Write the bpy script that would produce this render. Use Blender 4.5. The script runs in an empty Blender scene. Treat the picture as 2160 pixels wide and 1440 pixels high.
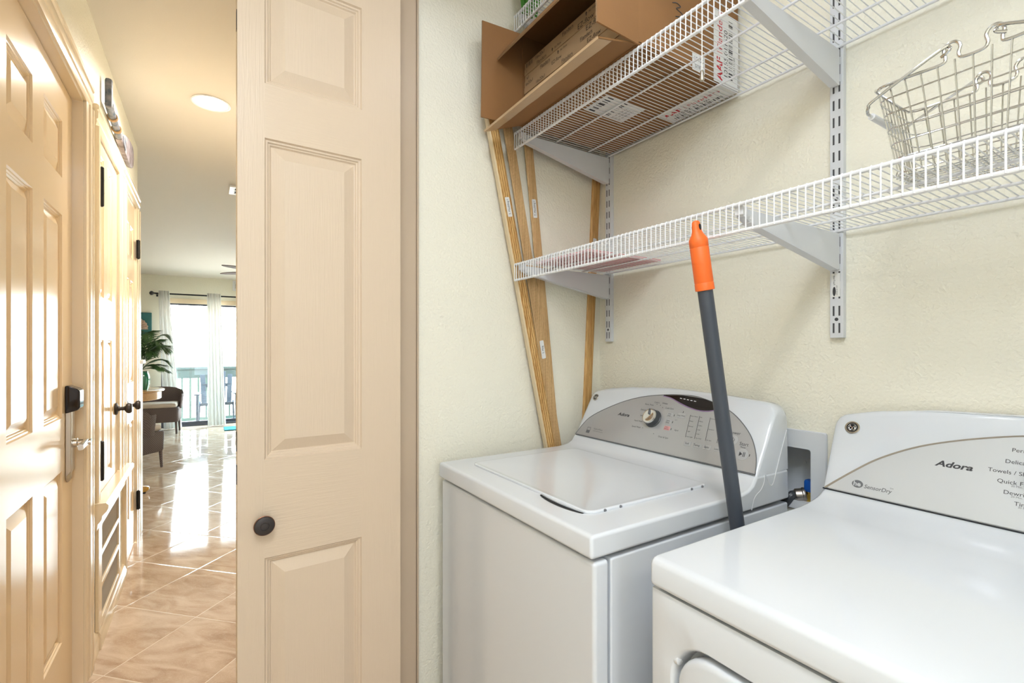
import bpy, bmesh, math, random
from mathutils import Vector, Matrix
random.seed(7)
SC = bpy.context.scene
COL = SC.collection

# ------------------------------------------------------------------ camera, world, light, exposure
cam_data = bpy.data.cameras.new('camera')
cam = bpy.data.objects.new('camera', cam_data)
COL.objects.link(cam)
cam.location = (0, 0, 1.25)
cam.rotation_euler = (math.radians(90), 0, math.radians(-32.394))
cam_data.sensor_width = 36
cam_data.lens = 1015.0 / 2160 * 36
cam_data.shift_y = 14.0 / 2160
cam_data.clip_start = 0.02
SC.camera = cam

w = bpy.data.worlds.new('daylight')
SC.world = w
w.use_nodes = True
wn = w.node_tree
bg = wn.nodes['Background']
tc = wn.nodes.new('ShaderNodeTexCoord')
sx = wn.nodes.new('ShaderNodeSeparateXYZ')
cr = wn.nodes.new('ShaderNodeValToRGB')
wn.links.new(tc.outputs['Generated'], sx.inputs[0])
wn.links.new(sx.outputs['Z'], cr.inputs[0])
cr.color_ramp.elements[0].position = 0.0
cr.color_ramp.elements[0].color = (1.0, 0.99, 0.97, 1)
cr.color_ramp.elements[1].position = 0.5
cr.color_ramp.elements[1].color = (0.62, 0.84, 1.0, 1)
wn.links.new(cr.outputs[0], bg.inputs[0])
bg.inputs[1].default_value = 13.5

SC.view_settings.view_transform = 'Standard'
SC.view_settings.look = 'None'
SC.view_settings.gamma = 1.0
SC.view_settings.use_curve_mapping = False
SC.view_settings.exposure = 0.57


def area_light(name, loc, rot, sx_, sy_, power, color):
    d = bpy.data.lights.new(name, 'AREA')
    d.shape = 'RECTANGLE'
    d.size = sx_
    d.size_y = sy_
    d.energy = power
    d.color = color
    o = bpy.data.objects.new(name, d)
    COL.objects.link(o)
    o.location = loc
    o.rotation_euler = [math.radians(a) for a in rot]
    return o


# added rear fill, flash bounce off the hall ceiling, and the kitchen light
area_light('rear_fill_light', (0.02, -1.85, 1.35), (90, 0, 0), 0.78, 2.1, 11, (0.68, 0.81, 1.0))  # unseen fill lamp added to brighten the closet; no room stands there
bounce = area_light('hall_ceiling_bounce', (-0.02, -0.15, 2.50), (0, 0, 0), 0.65, 0.9, 16.5, (0.68, 0.81, 1.0))  # area lamp standing in for flash bounced off the ceiling
bounce.rotation_euler = Vector((0.60, 0.17, -0.78)).to_track_quat('-Z', 'Y').to_euler()
area_light('kitchen_light', (-2.2, 6.2, 2.3), (0, 0, 0), 1.4, 2.4, 4, (0.97, 0.98, 1.0))


# ------------------------------------------------------------------ materials
def new_mat(name):
    m = bpy.data.materials.new(name)
    m.use_nodes = True
    nt = m.node_tree
    return m, nt, nt.nodes['Principled BSDF']


def mat(name, col, rough=0.5, metal=0.0, bump=None, var=None, coat=0.0, emit=None, stretch=(1, 1, 1), spec=0.5, alpha=None):
    m, nt, b = new_mat(name)
    b.inputs['Base Color'].default_value = (*col, 1)
    b.inputs['Roughness'].default_value = rough
    b.inputs['Metallic'].default_value = metal
    b.inputs['Coat Weight'].default_value = coat
    b.inputs['Coat Roughness'].default_value = 0.05
    b.inputs['Specular IOR Level'].default_value = spec
    if emit:
        b.inputs['Emission Color'].default_value = (*emit[0], 1)
        b.inputs['Emission Strength'].default_value = emit[1]
    if bump or var:
        tcn = nt.nodes.new('ShaderNodeTexCoord')
        mp = nt.nodes.new('ShaderNodeMapping')
        mp.inputs['Scale'].default_value = stretch
        nt.links.new(tcn.outputs['Object'], mp.inputs[0])
    if bump:
        sc_, st, dist = bump[:3]
        n = nt.nodes.new('ShaderNodeTexNoise')
        n.inputs['Scale'].default_value = sc_
        n.inputs['Detail'].default_value = bump[3] if len(bump) > 3 else 3
        n.inputs['Roughness'].default_value = 0.55
        nt.links.new(mp.outputs[0], n.inputs['Vector'])
        bp = nt.nodes.new('ShaderNodeBump')
        bp.inputs['Strength'].default_value = st
        bp.inputs['Distance'].default_value = dist
        nt.links.new(n.outputs['Fac'], bp.inputs['Height'])
        nt.links.new(bp.outputs[0], b.inputs['Normal'])
    if var:
        sc_, amt = var[:2]
        col2 = var[2] if len(var) > 2 else tuple(c * (1 - amt) for c in col)
        n2 = nt.nodes.new('ShaderNodeTexNoise')
        n2.inputs['Scale'].default_value = sc_
        n2.inputs['Detail'].default_value = 4
        nt.links.new(mp.outputs[0], n2.inputs['Vector'])
        r = nt.nodes.new('ShaderNodeValToRGB')
        r.color_ramp.elements[0].position = 0.35
        r.color_ramp.elements[1].position = 0.65
        r.color_ramp.elements[0].color = (*col2, 1)
        r.color_ramp.elements[1].color = (*col, 1)
        nt.links.new(n2.outputs['Fac'], r.inputs[0])
        nt.links.new(r.outputs[0], b.inputs['Base Color'])
    return m


def wall_mat(name, col, strength=0.5):
    """orange-peel / knockdown plaster paint"""
    m, nt, b = new_mat(name)
    b.inputs['Base Color'].default_value = (*col, 1)
    b.inputs['Roughness'].default_value = 0.42
    b.inputs['Specular IOR Level'].default_value = 0.35
    tcn = nt.nodes.new('ShaderNodeTexCoord')
    n = nt.nodes.new('ShaderNodeTexNoise')
    n.inputs['Scale'].default_value = 150
    n.inputs['Detail'].default_value = 2.5
    n.inputs['Distortion'].default_value = 0.6
    n2 = nt.nodes.new('ShaderNodeTexNoise')
    n2.inputs['Scale'].default_value = 75
    n2.inputs['Detail'].default_value = 1
    mx = nt.nodes.new('ShaderNodeMath')
    mx.operation = 'ADD'
    for q in (n, n2):
        nt.links.new(tcn.outputs['Object'], q.inputs['Vector'])
    nt.links.new(n.outputs['Fac'], mx.inputs[0])
    nt.links.new(n2.outputs['Fac'], mx.inputs[1])
    bp = nt.nodes.new('ShaderNodeBump')
    bp.inputs['Strength'].default_value = strength
    bp.inputs['Distance'].default_value = 0.0035
    nt.links.new(mx.outputs[0], bp.inputs['Height'])
    nt.links.new(bp.outputs[0], b.inputs['Normal'])
    return m


def grain_mat(name, col, rough, horizontal=False, strength=0.3):
    """painted moulded door skin with pressed wood grain"""
    m, nt, b = new_mat(name)
    b.inputs['Base Color'].default_value = (*col, 1)
    b.inputs['Roughness'].default_value = rough
    tcn = nt.nodes.new('ShaderNodeTexCoord')
    mp = nt.nodes.new('ShaderNodeMapping')
    mp.inputs['Scale'].default_value = (5, 60, 120) if horizontal else (110, 60, 4)
    nt.links.new(tcn.outputs['Object'], mp.inputs[0])
    n = nt.nodes.new('ShaderNodeTexNoise')
    n.inputs['Scale'].default_value = 2.2
    n.inputs['Detail'].default_value = 3
    n.inputs['Distortion'].default_value = 0.9
    nt.links.new(mp.outputs[0], n.inputs['Vector'])
    bp = nt.nodes.new('ShaderNodeBump')
    bp.inputs['Strength'].default_value = strength
    bp.inputs['Distance'].default_value = 0.002
    nt.links.new(n.outputs['Fac'], bp.inputs['Height'])
    nt.links.new(bp.outputs[0], b.inputs['Normal'])
    return m


def tile_mat():
    m, nt, b = new_mat('polished_stone_tile')
    N, L = nt.nodes.new, nt.links.new
    tcn = N('ShaderNodeNewGeometry')
    mp = N('ShaderNodeMapping')
    S = 0.4115
    mp.inputs['Location'].default_value = (0, 0, 0)
    mp.inputs['Rotation'].default_value = (0, 0, math.radians(45))
    L(tcn.outputs['Position'], mp.inputs[0])
    sep = N('ShaderNodeSeparateXYZ')
    L(mp.outputs[0], sep.inputs[0])

    def math_(op, a, c=None, d=None):
        q = N('ShaderNodeMath')
        q.operation = op
        for i, v in enumerate((a, c, d)):
            if v is None:
                continue
            if isinstance(v, (int, float)):
                q.inputs[i].default_value = v
            else:
                L(v, q.inputs[i])
        return q.outputs[0]
    r2 = math.sqrt(0.5)
    px, py = -0.042, 2.677
    u0, v0 = (px - py) * r2, (px + py) * r2
    u = math_('DIVIDE', math_('SUBTRACT', sep.outputs[0], u0), S)
    v = math_('DIVIDE', math_('SUBTRACT', sep.outputs[1], v0), S)
    fu, fv = math_('FRACT', u), math_('FRACT', v)
    du = math_('MINIMUM', fu, math_('SUBTRACT', 1.0, fu))
    dv = math_('MINIMUM', fv, math_('SUBTRACT', 1.0, fv))
    d = math_('MINIMUM', du, dv)
    grout = math_('LESS_THAN', d, 0.0048)
    edge = math_('SMOOTH_MIN', math_('MULTIPLY', d, 60.0), 1.0, 0.3)
    cell = N('ShaderNodeCombineXYZ')
    L(math_('FLOOR', u), cell.inputs[0])
    L(math_('FLOOR', v), cell.inputs[1])
    wnz = N('ShaderNodeTexWhiteNoise')
    wnz.noise_dimensions = '3D'
    L(cell.outputs[0], wnz.inputs['Vector'])
    add = N('ShaderNodeVectorMath')
    add.operation = 'MULTIPLY_ADD'
    L(wnz.outputs['Color'], add.inputs[0])
    add.inputs[1].default_value = (9, 9, 9)
    L(mp.outputs[0], add.inputs[2])
    st = N('ShaderNodeMapping')
    st.inputs['Scale'].default_value = (1.3, 3.6, 1)
    st.inputs['Rotation'].default_value = (0, 0, 0.5)
    L(add.outputs[0], st.inputs[0])
    n1 = N('ShaderNodeTexNoise')
    n1.inputs['Scale'].default_value = 3.2
    n1.inputs['Detail'].default_value = 7
    n1.inputs['Distortion'].default_value = 1.2
    L(st.outputs[0], n1.inputs['Vector'])
    rp = N('ShaderNodeValToRGB')
    e = rp.color_ramp.elements
    e[0].position, e[0].color = 0.3, (0.44, 0.30, 0.20, 1)
    e[1].position, e[1].color = 0.72, (0.72, 0.58, 0.45, 1)
    e2 = rp.color_ramp.elements.new(0.5)
    e2.color = (0.58, 0.43, 0.31, 1)
    L(n1.outputs['Fac'], rp.inputs[0])
    n2 = N('ShaderNodeTexNoise')
    n2.inputs['Scale'].default_value = 7
    n2.inputs['Detail'].default_value = 9
    n2.inputs['Roughness'].default_value = 0.7
    n2.inputs['Distortion'].default_value = 2.5
    L(st.outputs[0], n2.inputs['Vector'])
    vein = math_('LESS_THAN', math_('ABSOLUTE', math_('SUBTRACT', n2.outputs['Fac'], 0.5)), 0.008)
    mv = N('ShaderNodeMix')
    mv.data_type = 'RGBA'
    L(math_('MULTIPLY', vein, 0.35), mv.inputs[0])
    L(rp.outputs[0], mv.inputs[6])
    mv.inputs[7].default_value = (0.85, 0.74, 0.6, 1)
    mg = N('ShaderNodeMix')
    mg.data_type = 'RGBA'
    L(grout, mg.inputs[0])
    L(mv.outputs[2], mg.inputs[6])
    mg.inputs[7].default_value = (0.72, 0.62, 0.5, 1)
    L(mg.outputs[2], b.inputs['Base Color'])
    L(math_('ADD', math_('MULTIPLY', grout, 0.3), 0.07), b.inputs['Roughness'])
    b.inputs['IOR'].default_value = 1.55
    n3 = N('ShaderNodeTexNoise')
    n3.inputs['Scale'].default_value = 14
    n3.inputs['Detail'].default_value = 2
    L(mp.outputs[0], n3.inputs['Vector'])
    bp = N('ShaderNodeBump')
    bp.inputs['Strength'].default_value = 0.25
    bp.inputs['Distance'].default_value = 0.002
    L(math_('ADD', edge, math_('MULTIPLY', n3.outputs['Fac'], 0.25)), bp.inputs['Height'])
    L(bp.outputs[0], b.inputs['Normal'])
    return m


def wood_mat(name, c1, c2, scale=(60, 60, 3), rough=0.45, coat=0.0):
    m, nt, b = new_mat(name)
    N, L = nt.nodes.new, nt.links.new
    tcn = N('ShaderNodeTexCoord')
    mp = N('ShaderNodeMapping')
    mp.inputs['Scale'].default_value = scale
    L(tcn.outputs['Object'], mp.inputs[0])
    n = N('ShaderNodeTexNoise')
    n.inputs['Scale'].default_value = 3
    n.inputs['Detail'].default_value = 4
    n.inputs['Distortion'].default_value = 0.5
    L(mp.outputs[0], n.inputs['Vector'])
    r = N('ShaderNodeValToRGB')
    r.color_ramp.elements[0].position = 0.35
    r.color_ramp.elements[1].position = 0.65
    r.color_ramp.elements[0].color = (*c1, 1)
    r.color_ramp.elements[1].color = (*c2, 1)
    L(n.outputs['Fac'], r.inputs[0])
    L(r.outputs[0], b.inputs['Base Color'])
    b.inputs['Roughness'].default_value = rough
    b.inputs['Coat Weight'].default_value = coat
    return m


def weave_mat(name, c1, c2):
    m, nt, b = new_mat(name)
    N, L = nt.nodes.new, nt.links.new
    tcn = N('ShaderNodeTexCoord')
    ch = N('ShaderNodeTexChecker')
    ch.inputs['Scale'].default_value = 90
    ch.inputs['Color1'].default_value = (*c1, 1)
    ch.inputs['Color2'].default_value = (*c2, 1)
    L(tcn.outputs['Object'], ch.inputs['Vector'])
    L(ch.outputs['Color'], b.inputs['Base Color'])
    bp = N('ShaderNodeBump')
    bp.inputs['Strength'].default_value = 0.5
    bp.inputs['Distance'].default_value = 0.003
    L(ch.outputs['Fac'], bp.inputs['Height'])
    L(bp.outputs[0], b.inputs['Normal'])
    b.inputs['Roughness'].default_value = 0.6
    return m


def thin_glass(name):
    m = bpy.data.materials.new(name)
    m.use_nodes = True
    nt = m.node_tree
    nt.nodes.clear()
    o = nt.nodes.new('ShaderNodeOutputMaterial')
    t = nt.nodes.new('ShaderNodeBsdfTransparent')
    t.inputs[0].default_value = (0.97, 0.99, 0.98, 1)
    g = nt.nodes.new('ShaderNodeBsdfGlossy')
    g.inputs['Roughness'].default_value = 0.01
    mx = nt.nodes.new('ShaderNodeMixShader')
    mx.inputs[0].default_value = 0.06
    nt.links.new(t.outputs[0], mx.inputs[1])
    nt.links.new(g.outputs[0], mx.inputs[2])
    nt.links.new(mx.outputs[0], o.inputs[0])
    return m


def curtain_mat(name, col):
    m = bpy.data.materials.new(name)
    m.use_nodes = True
    nt = m.node_tree
    nt.nodes.clear()
    o = nt.nodes.new('ShaderNodeOutputMaterial')
    d = nt.nodes.new('ShaderNodeBsdfDiffuse')
    t = nt.nodes.new('ShaderNodeBsdfTranslucent')
    d.inputs[0].default_value = (*col, 1)
    t.inputs[0].default_value = (*col, 1)
    mx = nt.nodes.new('ShaderNodeMixShader')
    mx.inputs[0].default_value = 0.32
    nt.links.new(d.outputs[0], mx.inputs[1])
    nt.links.new(t.outputs[0], mx.inputs[2])
    nt.links.new(mx.outputs[0], o.inputs[0])
    return m


M = {}
M['wall'] = wall_mat('cream_wall_paint', (0.88, 0.845, 0.715))
M['ceiling'] = mat('ceiling_paint', (0.75, 0.69, 0.60), 0.8, bump=(160, 0.25, 0.002))
M['tile'] = tile_mat()
M['trim'] = mat('cream_gloss_trim', (0.84, 0.69, 0.48), 0.22, coat=0.2)
M['hall_door'] = grain_mat('peach_cream_gloss_door', (0.86, 0.665, 0.43), 0.2, strength=0.015)
M['bifold_v'] = grain_mat('bifold_paint_vertical_grain', (0.69, 0.55, 0.405), 0.36, strength=0.3)
M['bifold_h'] = grain_mat('bifold_paint_horizontal_grain', (0.69, 0.55, 0.405), 0.36, True, strength=0.3)
M['bifold_flat'] = mat('bifold_edge_paint', (0.80, 0.66, 0.47), 0.4, var=(40, 0.15))
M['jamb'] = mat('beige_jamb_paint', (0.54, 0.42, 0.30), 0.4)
M['white_enamel'] = mat('white_appliance_enamel', (0.735, 0.765, 0.805), 0.11, coat=0.4)
M['white_plastic'] = mat('white_plastic', (0.78, 0.79, 0.80), 0.3)
M['pearl'] = mat('pearl_silver_panel', (0.45, 0.455, 0.465), 0.3, metal=0.25, coat=0.6)
M['pearl_dry'] = mat('pale_silver_panel', (0.66, 0.68, 0.70), 0.3, metal=0.2, coat=0.8)
M['chrome'] = mat('chrome', (0.66, 0.66, 0.66), 0.12, metal=1.0)
M['nickel'] = mat('brushed_nickel', (0.50, 0.46, 0.40), 0.3, metal=1.0)
M['darkplastic'] = mat('dark_grey_plastic', (0.06, 0.065, 0.07), 0.35)
M['blackgloss'] = mat('black_gloss', (0.012, 0.007, 0.006), 0.1, coat=0.15, spec=0.3)
M['ink'] = mat('printed_ink', (0.05, 0.05, 0.055), 0.5)
M['inkgrey'] = mat('grey_printed_ink', (0.16, 0.165, 0.175), 0.5)
M['inkred'] = mat('red_printed_ink', (0.55, 0.02, 0.03), 0.5)
M['inkbrown'] = mat('brown_black_print_on_card', (0.03, 0.02, 0.013), 0.6)
M['purple'] = mat('violet_trim', (0.35, 0.22, 0.42), 0.3)
M['pink'] = mat('pink_button', (0.72, 0.36, 0.36), 0.4)
M['button'] = mat('pale_grey_button', (0.46, 0.465, 0.47), 0.35)
M['ledwhite'] = mat('pale_display_print', (0.85, 0.85, 0.9), 0.5)
M['dark'] = mat('black_and_recess_shade', (0.012, 0.012, 0.014), 0.6)  # black parts, and the shade painted in at the lid handle
M['rubber'] = mat('grey_rubber', (0.2, 0.2, 0.21), 0.6)
M['wire'] = mat('white_vinyl_wire', (0.80, 0.805, 0.82), 0.28)
M['steel_white'] = mat('pale_grey_painted_steel', (0.70, 0.715, 0.74), 0.4)
M['slot'] = mat('slot_shadow_dark', (0.05, 0.05, 0.055), 0.7)
M['card'] = mat('kraft_cardboard', (0.29, 0.138, 0.046), 0.75, bump=(220, 0.15, 0.001), var=(6, 0.1))
M['card_edge'] = mat('cut_cardboard_edge', (0.27, 0.16, 0.08), 0.85, bump=(300, 0.6, 0.002))
M['card_light'] = mat('filter_frame_card', (0.42, 0.275, 0.15), 0.75, var=(8, 0.1))
M['tape'] = mat('clear_packing_tape', (0.54, 0.37, 0.215), 0.18, bump=(60, 0.3, 0.002))
M['paper'] = mat('white_paper_label', (0.78, 0.78, 0.76), 0.6)
M['pine'] = wood_mat('oiled_pine', (0.50, 0.25, 0.07), (0.78, 0.50, 0.20), (120, 120, 2.0))
M['pine_pale'] = wood_mat('bare_pine', (0.48, 0.29, 0.12), (0.74, 0.50, 0.25), (190, 190, 2.0))
M['pine_edge'] = mat('pale_pine_edge', (0.72, 0.58, 0.38), 0.6)
M['orange'] = mat('orange_rubber_grip', (0.90, 0.155, 0.02), 0.5, bump=(600, 0.1, 0.0005))
M['slate'] = mat('slate_grey_handle', (0.055, 0.065, 0.085), 0.42, bump=(400, 0.08, 0.0005))
M['redfolder'] = mat('red_paper', (0.74, 0.09, 0.10), 0.55, var=(12, 0.2))
M['bronze'] = mat('oil_rubbed_bronze', (0.055, 0.047, 0.045), 0.45, metal=0.6)
M['copper'] = mat('copper_rim', (0.30, 0.13, 0.075), 0.35, metal=0.9)
M['blackiron'] = mat('black_hinge_iron', (0.012, 0.011, 0.01), 0.4, metal=0.3)
M['filter_mesh'] = mat('grey_filter_mesh', (0.40, 0.365, 0.315), 0.9, bump=(500, 0.6, 0.002))
M['blue'] = mat('blue_valve_plastic', (0.005, 0.09, 0.42), 0.35)
M['brass'] = mat('brass', (0.45, 0.31, 0.07), 0.3, metal=1.0)
M['steel'] = mat('dull_steel', (0.42, 0.38, 0.34), 0.35, metal=1.0, bump=(900, 0.3, 0.0006))
M['greyplastic'] = mat('grey_white_utility_plastic', (0.70, 0.715, 0.735), 0.4)
M['paddle_blue'] = mat('weathered_blue_paint', (0.05, 0.075, 0.11), 0.5, bump=(90, 0.5, 0.003), var=(38, 0.5, (0.23, 0.22, 0.23)))
M['paddle_grey'] = mat('weathered_grey_wood', (0.32, 0.28, 0.30), 0.55, bump=(70, 0.5, 0.003), var=(26, 0.5, (0.13, 0.10, 0.10)))
M['rope'] = mat('tan_rope', (0.42, 0.26, 0.12), 0.8, bump=(400, 0.6, 0.002))
M['lens'] = mat('glowing_lens', (1, 1, 1), 0.4, emit=((1.0, 0.96, 0.88), 14.0))
M['white_paint'] = mat('white_paint', (0.82, 0.82, 0.83), 0.35)
M['curtain'] = curtain_mat('white_curtain_fabric', (0.86, 0.85, 0.82))
M['glass'] = thin_glass('window_glass')
M['alu_dark'] = mat('dark_bronze_frame', (0.07, 0.075, 0.095), 0.4, metal=0.3)
M['teal_canvas'] = mat('teal_canvas', (0.045, 0.19, 0.20), 0.7, bump=(300, 0.2, 0.001), var=(9, 0.2))
M['shell'] = mat('shell_paint', (0.62, 0.46, 0.36), 0.6, var=(30, 0.3))
M['wicker'] = weave_mat('dark_brown_wicker', (0.075, 0.055, 0.052), (0.17, 0.13, 0.125))
M['cushion'] = mat('beige_cushion_cloth', (0.58, 0.50, 0.43), 0.8, bump=(300, 0.2, 0.001))
M['oak'] = wood_mat('golden_oak', (0.50, 0.26, 0.09), (0.64, 0.37, 0.14), (4, 60, 60), 0.25, 0.4)
M['yellowoak'] = wood_mat('honey_oak', (0.50, 0.25, 0.03), (0.62, 0.34, 0.05), (10, 40, 40), 0.25, 0.4)
M['leaf'] = mat('palm_leaf_green', (0.075, 0.18, 0.05), 0.45, var=(14, 0.5))
M['leaf_bright'] = mat('bright_green_leaf', (0.05, 0.24, 0.015), 0.4, var=(30, 0.5))
M['emerald'] = mat('emerald_glass', (0.0, 0.22, 0.10), 0.08, coat=1.0)
M['fan'] = wood_mat('walnut_blade', (0.07, 0.03, 0.014), (0.12, 0.055, 0.025), (4, 40, 40), 0.75)
M['rail'] = mat('pale_sage_rail_paint', (0.09, 0.135, 0.115), 0.6)
M['rail_dark'] = mat('grey_green_rail_cap', (0.06, 0.085, 0.085), 0.6)
M['deckwood'] = mat('balcony_deck', (0.45, 0.42, 0.38), 0.7, var=(6, 0.2))
M['resin'] = mat('dark_slate_resin', (0.045, 0.06, 0.085), 0.4)
M['teal_rug'] = mat('teal_rug', (0.02, 0.24, 0.29), 0.9, bump=(300, 0.6, 0.003))
M['cord'] = mat('white_cord', (0.80, 0.78, 0.72), 0.6)
M['greytext'] = mat('grey_picture_print', (0.45, 0.47, 0.48), 0.6)


# ------------------------------------------------------------------ mesh helpers
class MB:
    """collects shapes in world coordinates and links them as ONE mesh object"""

    def __init__(self):
        self.v, self.f, self.m, self.mi = [], [], [], 0

    def add(self, vs, fs):
        o = len(self.v)
        self.v += [tuple(p) for p in vs]
        for f in fs:
            self.f.append([i + o for i in f])
            self.m.append(self.mi)
        return self

    def use(self, i):
        self.mi = i
        return self

    def box(self, x0, x1, y0, y1, z0, z1):
        vs = [(x, y, z) for x in (x0, x1) for y in (y0, y1) for z in (z0, z1)]
        return self.add(vs, [(0, 1, 3, 2), (4, 6, 7, 5), (0, 4, 5, 1), (2, 3, 7, 6), (0, 2, 6, 4), (1, 5, 7, 3)])

    def prism(self, poly, axes, lo, hi):
        """polygon in the plane of the two named axes, extruded along the third"""
        ia, ib = 'xyz'.index(axes[0]), 'xyz'.index(axes[1])
        ic = 3 - ia - ib
        vs = []
        for c in (lo, hi):
            for a, b in poly:
                p = [0, 0, 0]
                p[ia], p[ib], p[ic] = a, b, c
                vs.append(p)
        n = len(poly)
        fs = [list(range(n)), list(range(2 * n - 1, n - 1, -1))]
        fs += [(i, (i + 1) % n, n + (i + 1) % n, n + i) for i in range(n)]
        return self.add(vs, fs)

    def loft(self, rings, caps=True, closed_ring=True):
        n = len(rings[0])
        vs = [p for r in rings for p in r]
        fs = []
        for k in range(len(rings) - 1):
            for i in range(n if closed_ring else n - 1):
                j = (i + 1) % n
                fs.append((k * n + i, k * n + j, (k + 1) * n + j, (k + 1) * n + i))
        if caps:
            fs.append(list(range(n)))
            fs.append(list(range((len(rings) - 1) * n, len(rings) * n)))
        return self.add(vs, fs)

    def tube(self, path, r, n=8, closed=False):
        P = [Vector(p) for p in path]
        K = len(P)
        tang = []
        for i in range(K):
            a = P[i - 1] if (i > 0 or closed) else P[i]
            b = P[(i + 1) % K] if (i < K - 1 or closed) else P[i]
            t = (b - a)
            tang.append(t.normalized() if t.length > 1e-9 else Vector((0, 0, 1)))
        up = Vector((0, 0, 1)) if abs(tang[0].z) < 0.9 else Vector((1, 0, 0))
        nrm = tang[0].cross(up).normalized()
        rings = []
        for i in range(K):
            nrm = (nrm - tang[i] * nrm.dot(tang[i]))
            nrm = nrm.normalized() if nrm.length > 1e-9 else tang[i].orthogonal().normalized()
            bi = tang[i].cross(nrm)
            rr = r[i] if isinstance(r, (list, tuple)) else r
            rings.append([P[i] + (nrm * math.cos(2 * math.pi * k / n) + bi * math.sin(2 * math.pi * k / n)) * rr for k in range(n)])
        if closed:
            rings.append(rings[0])
        return self.loft(rings, caps=not closed)

    def lathe(self, prof, origin, axis, n=28):
        """profile [(radius, height along axis)]"""
        a = Vector(axis).normalized()
        u = a.orthogonal().normalized()
        v = a.cross(u)
        O = Vector(origin)
        rings = [[O + a * h + (u * math.cos(2 * math.pi * k / n) + v * math.sin(2 * math.pi * k / n)) * max(r, 1e-5) for k in range(n)] for r, h in prof]
        return self.loft(rings)

    def slab(self, p0, p1, wid, thick, wdir):
        """straight bar from p0 to p1; wid along wdir"""
        a, b = Vector(p0), Vector(p1)
        t = (b - a).normalized()
        wd = Vector(wdir)
        wd = (wd - t * wd.dot(t)).normalized()
        nd = t.cross(wd)
        vs = [q + wd * sw * wid / 2 + nd * sn * thick / 2 for q in (a, b) for sw, sn in ((-1, -1), (1, -1), (1, 1), (-1, 1))]
        return self.add(vs, [(0, 1, 2, 3), (7, 6, 5, 4), (0, 4, 5, 1), (1, 5, 6, 2), (2, 6, 7, 3), (3, 7, 4, 0)])

    def flat(self, pts, fm=None, faces=None):
        vs = [fm(*p) for p in pts] if fm else pts
        return self.add(vs, faces or [list(range(len(pts)))])

    def text(self, s, size, fm, x=0.0, y=0.0, align='LEFT', shear=0.0, sx_=1.0, bold=0.0, rot=0.0):
        cu = bpy.data.curves.new('t', 'FONT')
        cu.body, cu.size, cu.shear, cu.align_x = s, size, shear, align
        cu.resolution_u = 3
        cu.offset = bold * size
        o = bpy.data.objects.new('t', cu)
        me = o.to_mesh()
        c_, s_ = math.cos(rot), math.sin(rot)
        vs = []
        for p in me.vertices:
            a, b = p.co.x * sx_, p.co.y
            vs.append(fm(x + a * c_ - b * s_, y + a * s_ + b * c_))
        self.add(vs, [list(p.vertices) for p in me.polygons])
        o.to_mesh_clear()
        bpy.data.objects.remove(o)
        bpy.data.curves.remove(cu)
        return self

    def build(self, name, mats, parent=None, bevel=0.0, seg=2, angle=35, smooth=True):
        if not isinstance(mats, (list, tuple)):
            mats = [mats]
        xs, ys, zs = zip(*self.v)
        c = Vector(((min(xs) + max(xs)) / 2, (min(ys) + max(ys)) / 2, (min(zs) + max(zs)) / 2 if parent else min(zs)))
        me = bpy.data.meshes.new(name)
        me.from_pydata([Vector(p) - c for p in self.v], [], self.f)
        for mm in mats:
            me.materials.append(mm)
        me.polygons.foreach_set('material_index', self.m)
        bm = bmesh.new()
        bm.from_mesh(me)
        bmesh.ops.remove_doubles(bm, verts=bm.verts, dist=1e-6)
        bmesh.ops.recalc_face_normals(bm, faces=bm.faces)
        bm.to_mesh(me)
        bm.free()
        if smooth:
            me.shade_smooth()
            me.set_sharp_from_angle(angle=math.radians(angle))
        o = bpy.data.objects.new(name, me)
        COL.objects.link(o)
        o['_w'] = tuple(c)
        if parent:
            o.parent = parent
            o.location = c - Vector(parent['_w'])
        else:
            o.location = c
        if bevel:
            b = o.modifiers.new('bevel', 'BEVEL')
            b.width = bevel
            b.segments = seg
            b.limit_method = 'ANGLE'
            b.angle_limit = math.radians(40)
            b.harden_normals = True
        return o


def tag(o, label=None, cat=None, group=None, kind=None):
    if label:
        o['label'] = label
    if cat:
        o['category'] = cat
    if group:
        o['group'] = group
    if kind:
        o['kind'] = kind
    return o


def thing(name, loc, label, cat=None, group=None, kind=None):
    o = bpy.data.objects.new(name, None)
    o.empty_display_size = 0.05
    COL.objects.link(o)
    o.location = loc
    o['_w'] = tuple(loc)
    return tag(o, label, cat, group, kind)


def struct(mb, name, mats, label=None, **k):
    return tag(mb.build(name, mats, **k), label, None, None, 'structure')


def copy_tree(o, parent=None):
    c = o.copy()
    COL.objects.link(c)
    if parent:
        c.parent = parent
    for ch in list(o.children):
        copy_tree(ch, c)
    return c


def smooth_pts(pts, sub=6, closed=False):
    """Catmull-Rom through the points"""
    P = [Vector(p) for p in pts]
    n = len(P)
    out = []
    for i in range(n if closed else n - 1):
        p0 = P[i - 1] if (i > 0 or closed) else P[i]
        p1, p2 = P[i], P[(i + 1) % n]
        p3 = P[(i + 2) % n] if (i < n - 2 or closed) else p2
        for k in range(sub):
            t = k / sub
            out.append(0.5 * ((2 * p1) + (p2 - p0) * t + (2 * p0 - 5 * p1 + 4 * p2 - p3) * t * t + (3 * p1 - p0 - 3 * p2 + p3) * t ** 3))
    if not closed:
        out.append(P[-1])
    return out


def rrect(a0, a1, b0, b1, r, n=6):
    pts = []
    for ca, cb, s in ((a1 - r, b1 - r, 0), (a0 + r, b1 - r, 90), (a0 + r, b0 + r, 180), (a1 - r, b0 + r, 270)):
        for k in range(n + 1):
            t = math.radians(s + 90 * k / n)
            pts.append((ca + r * math.cos(t), cb + r * math.sin(t)))
    return pts


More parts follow.
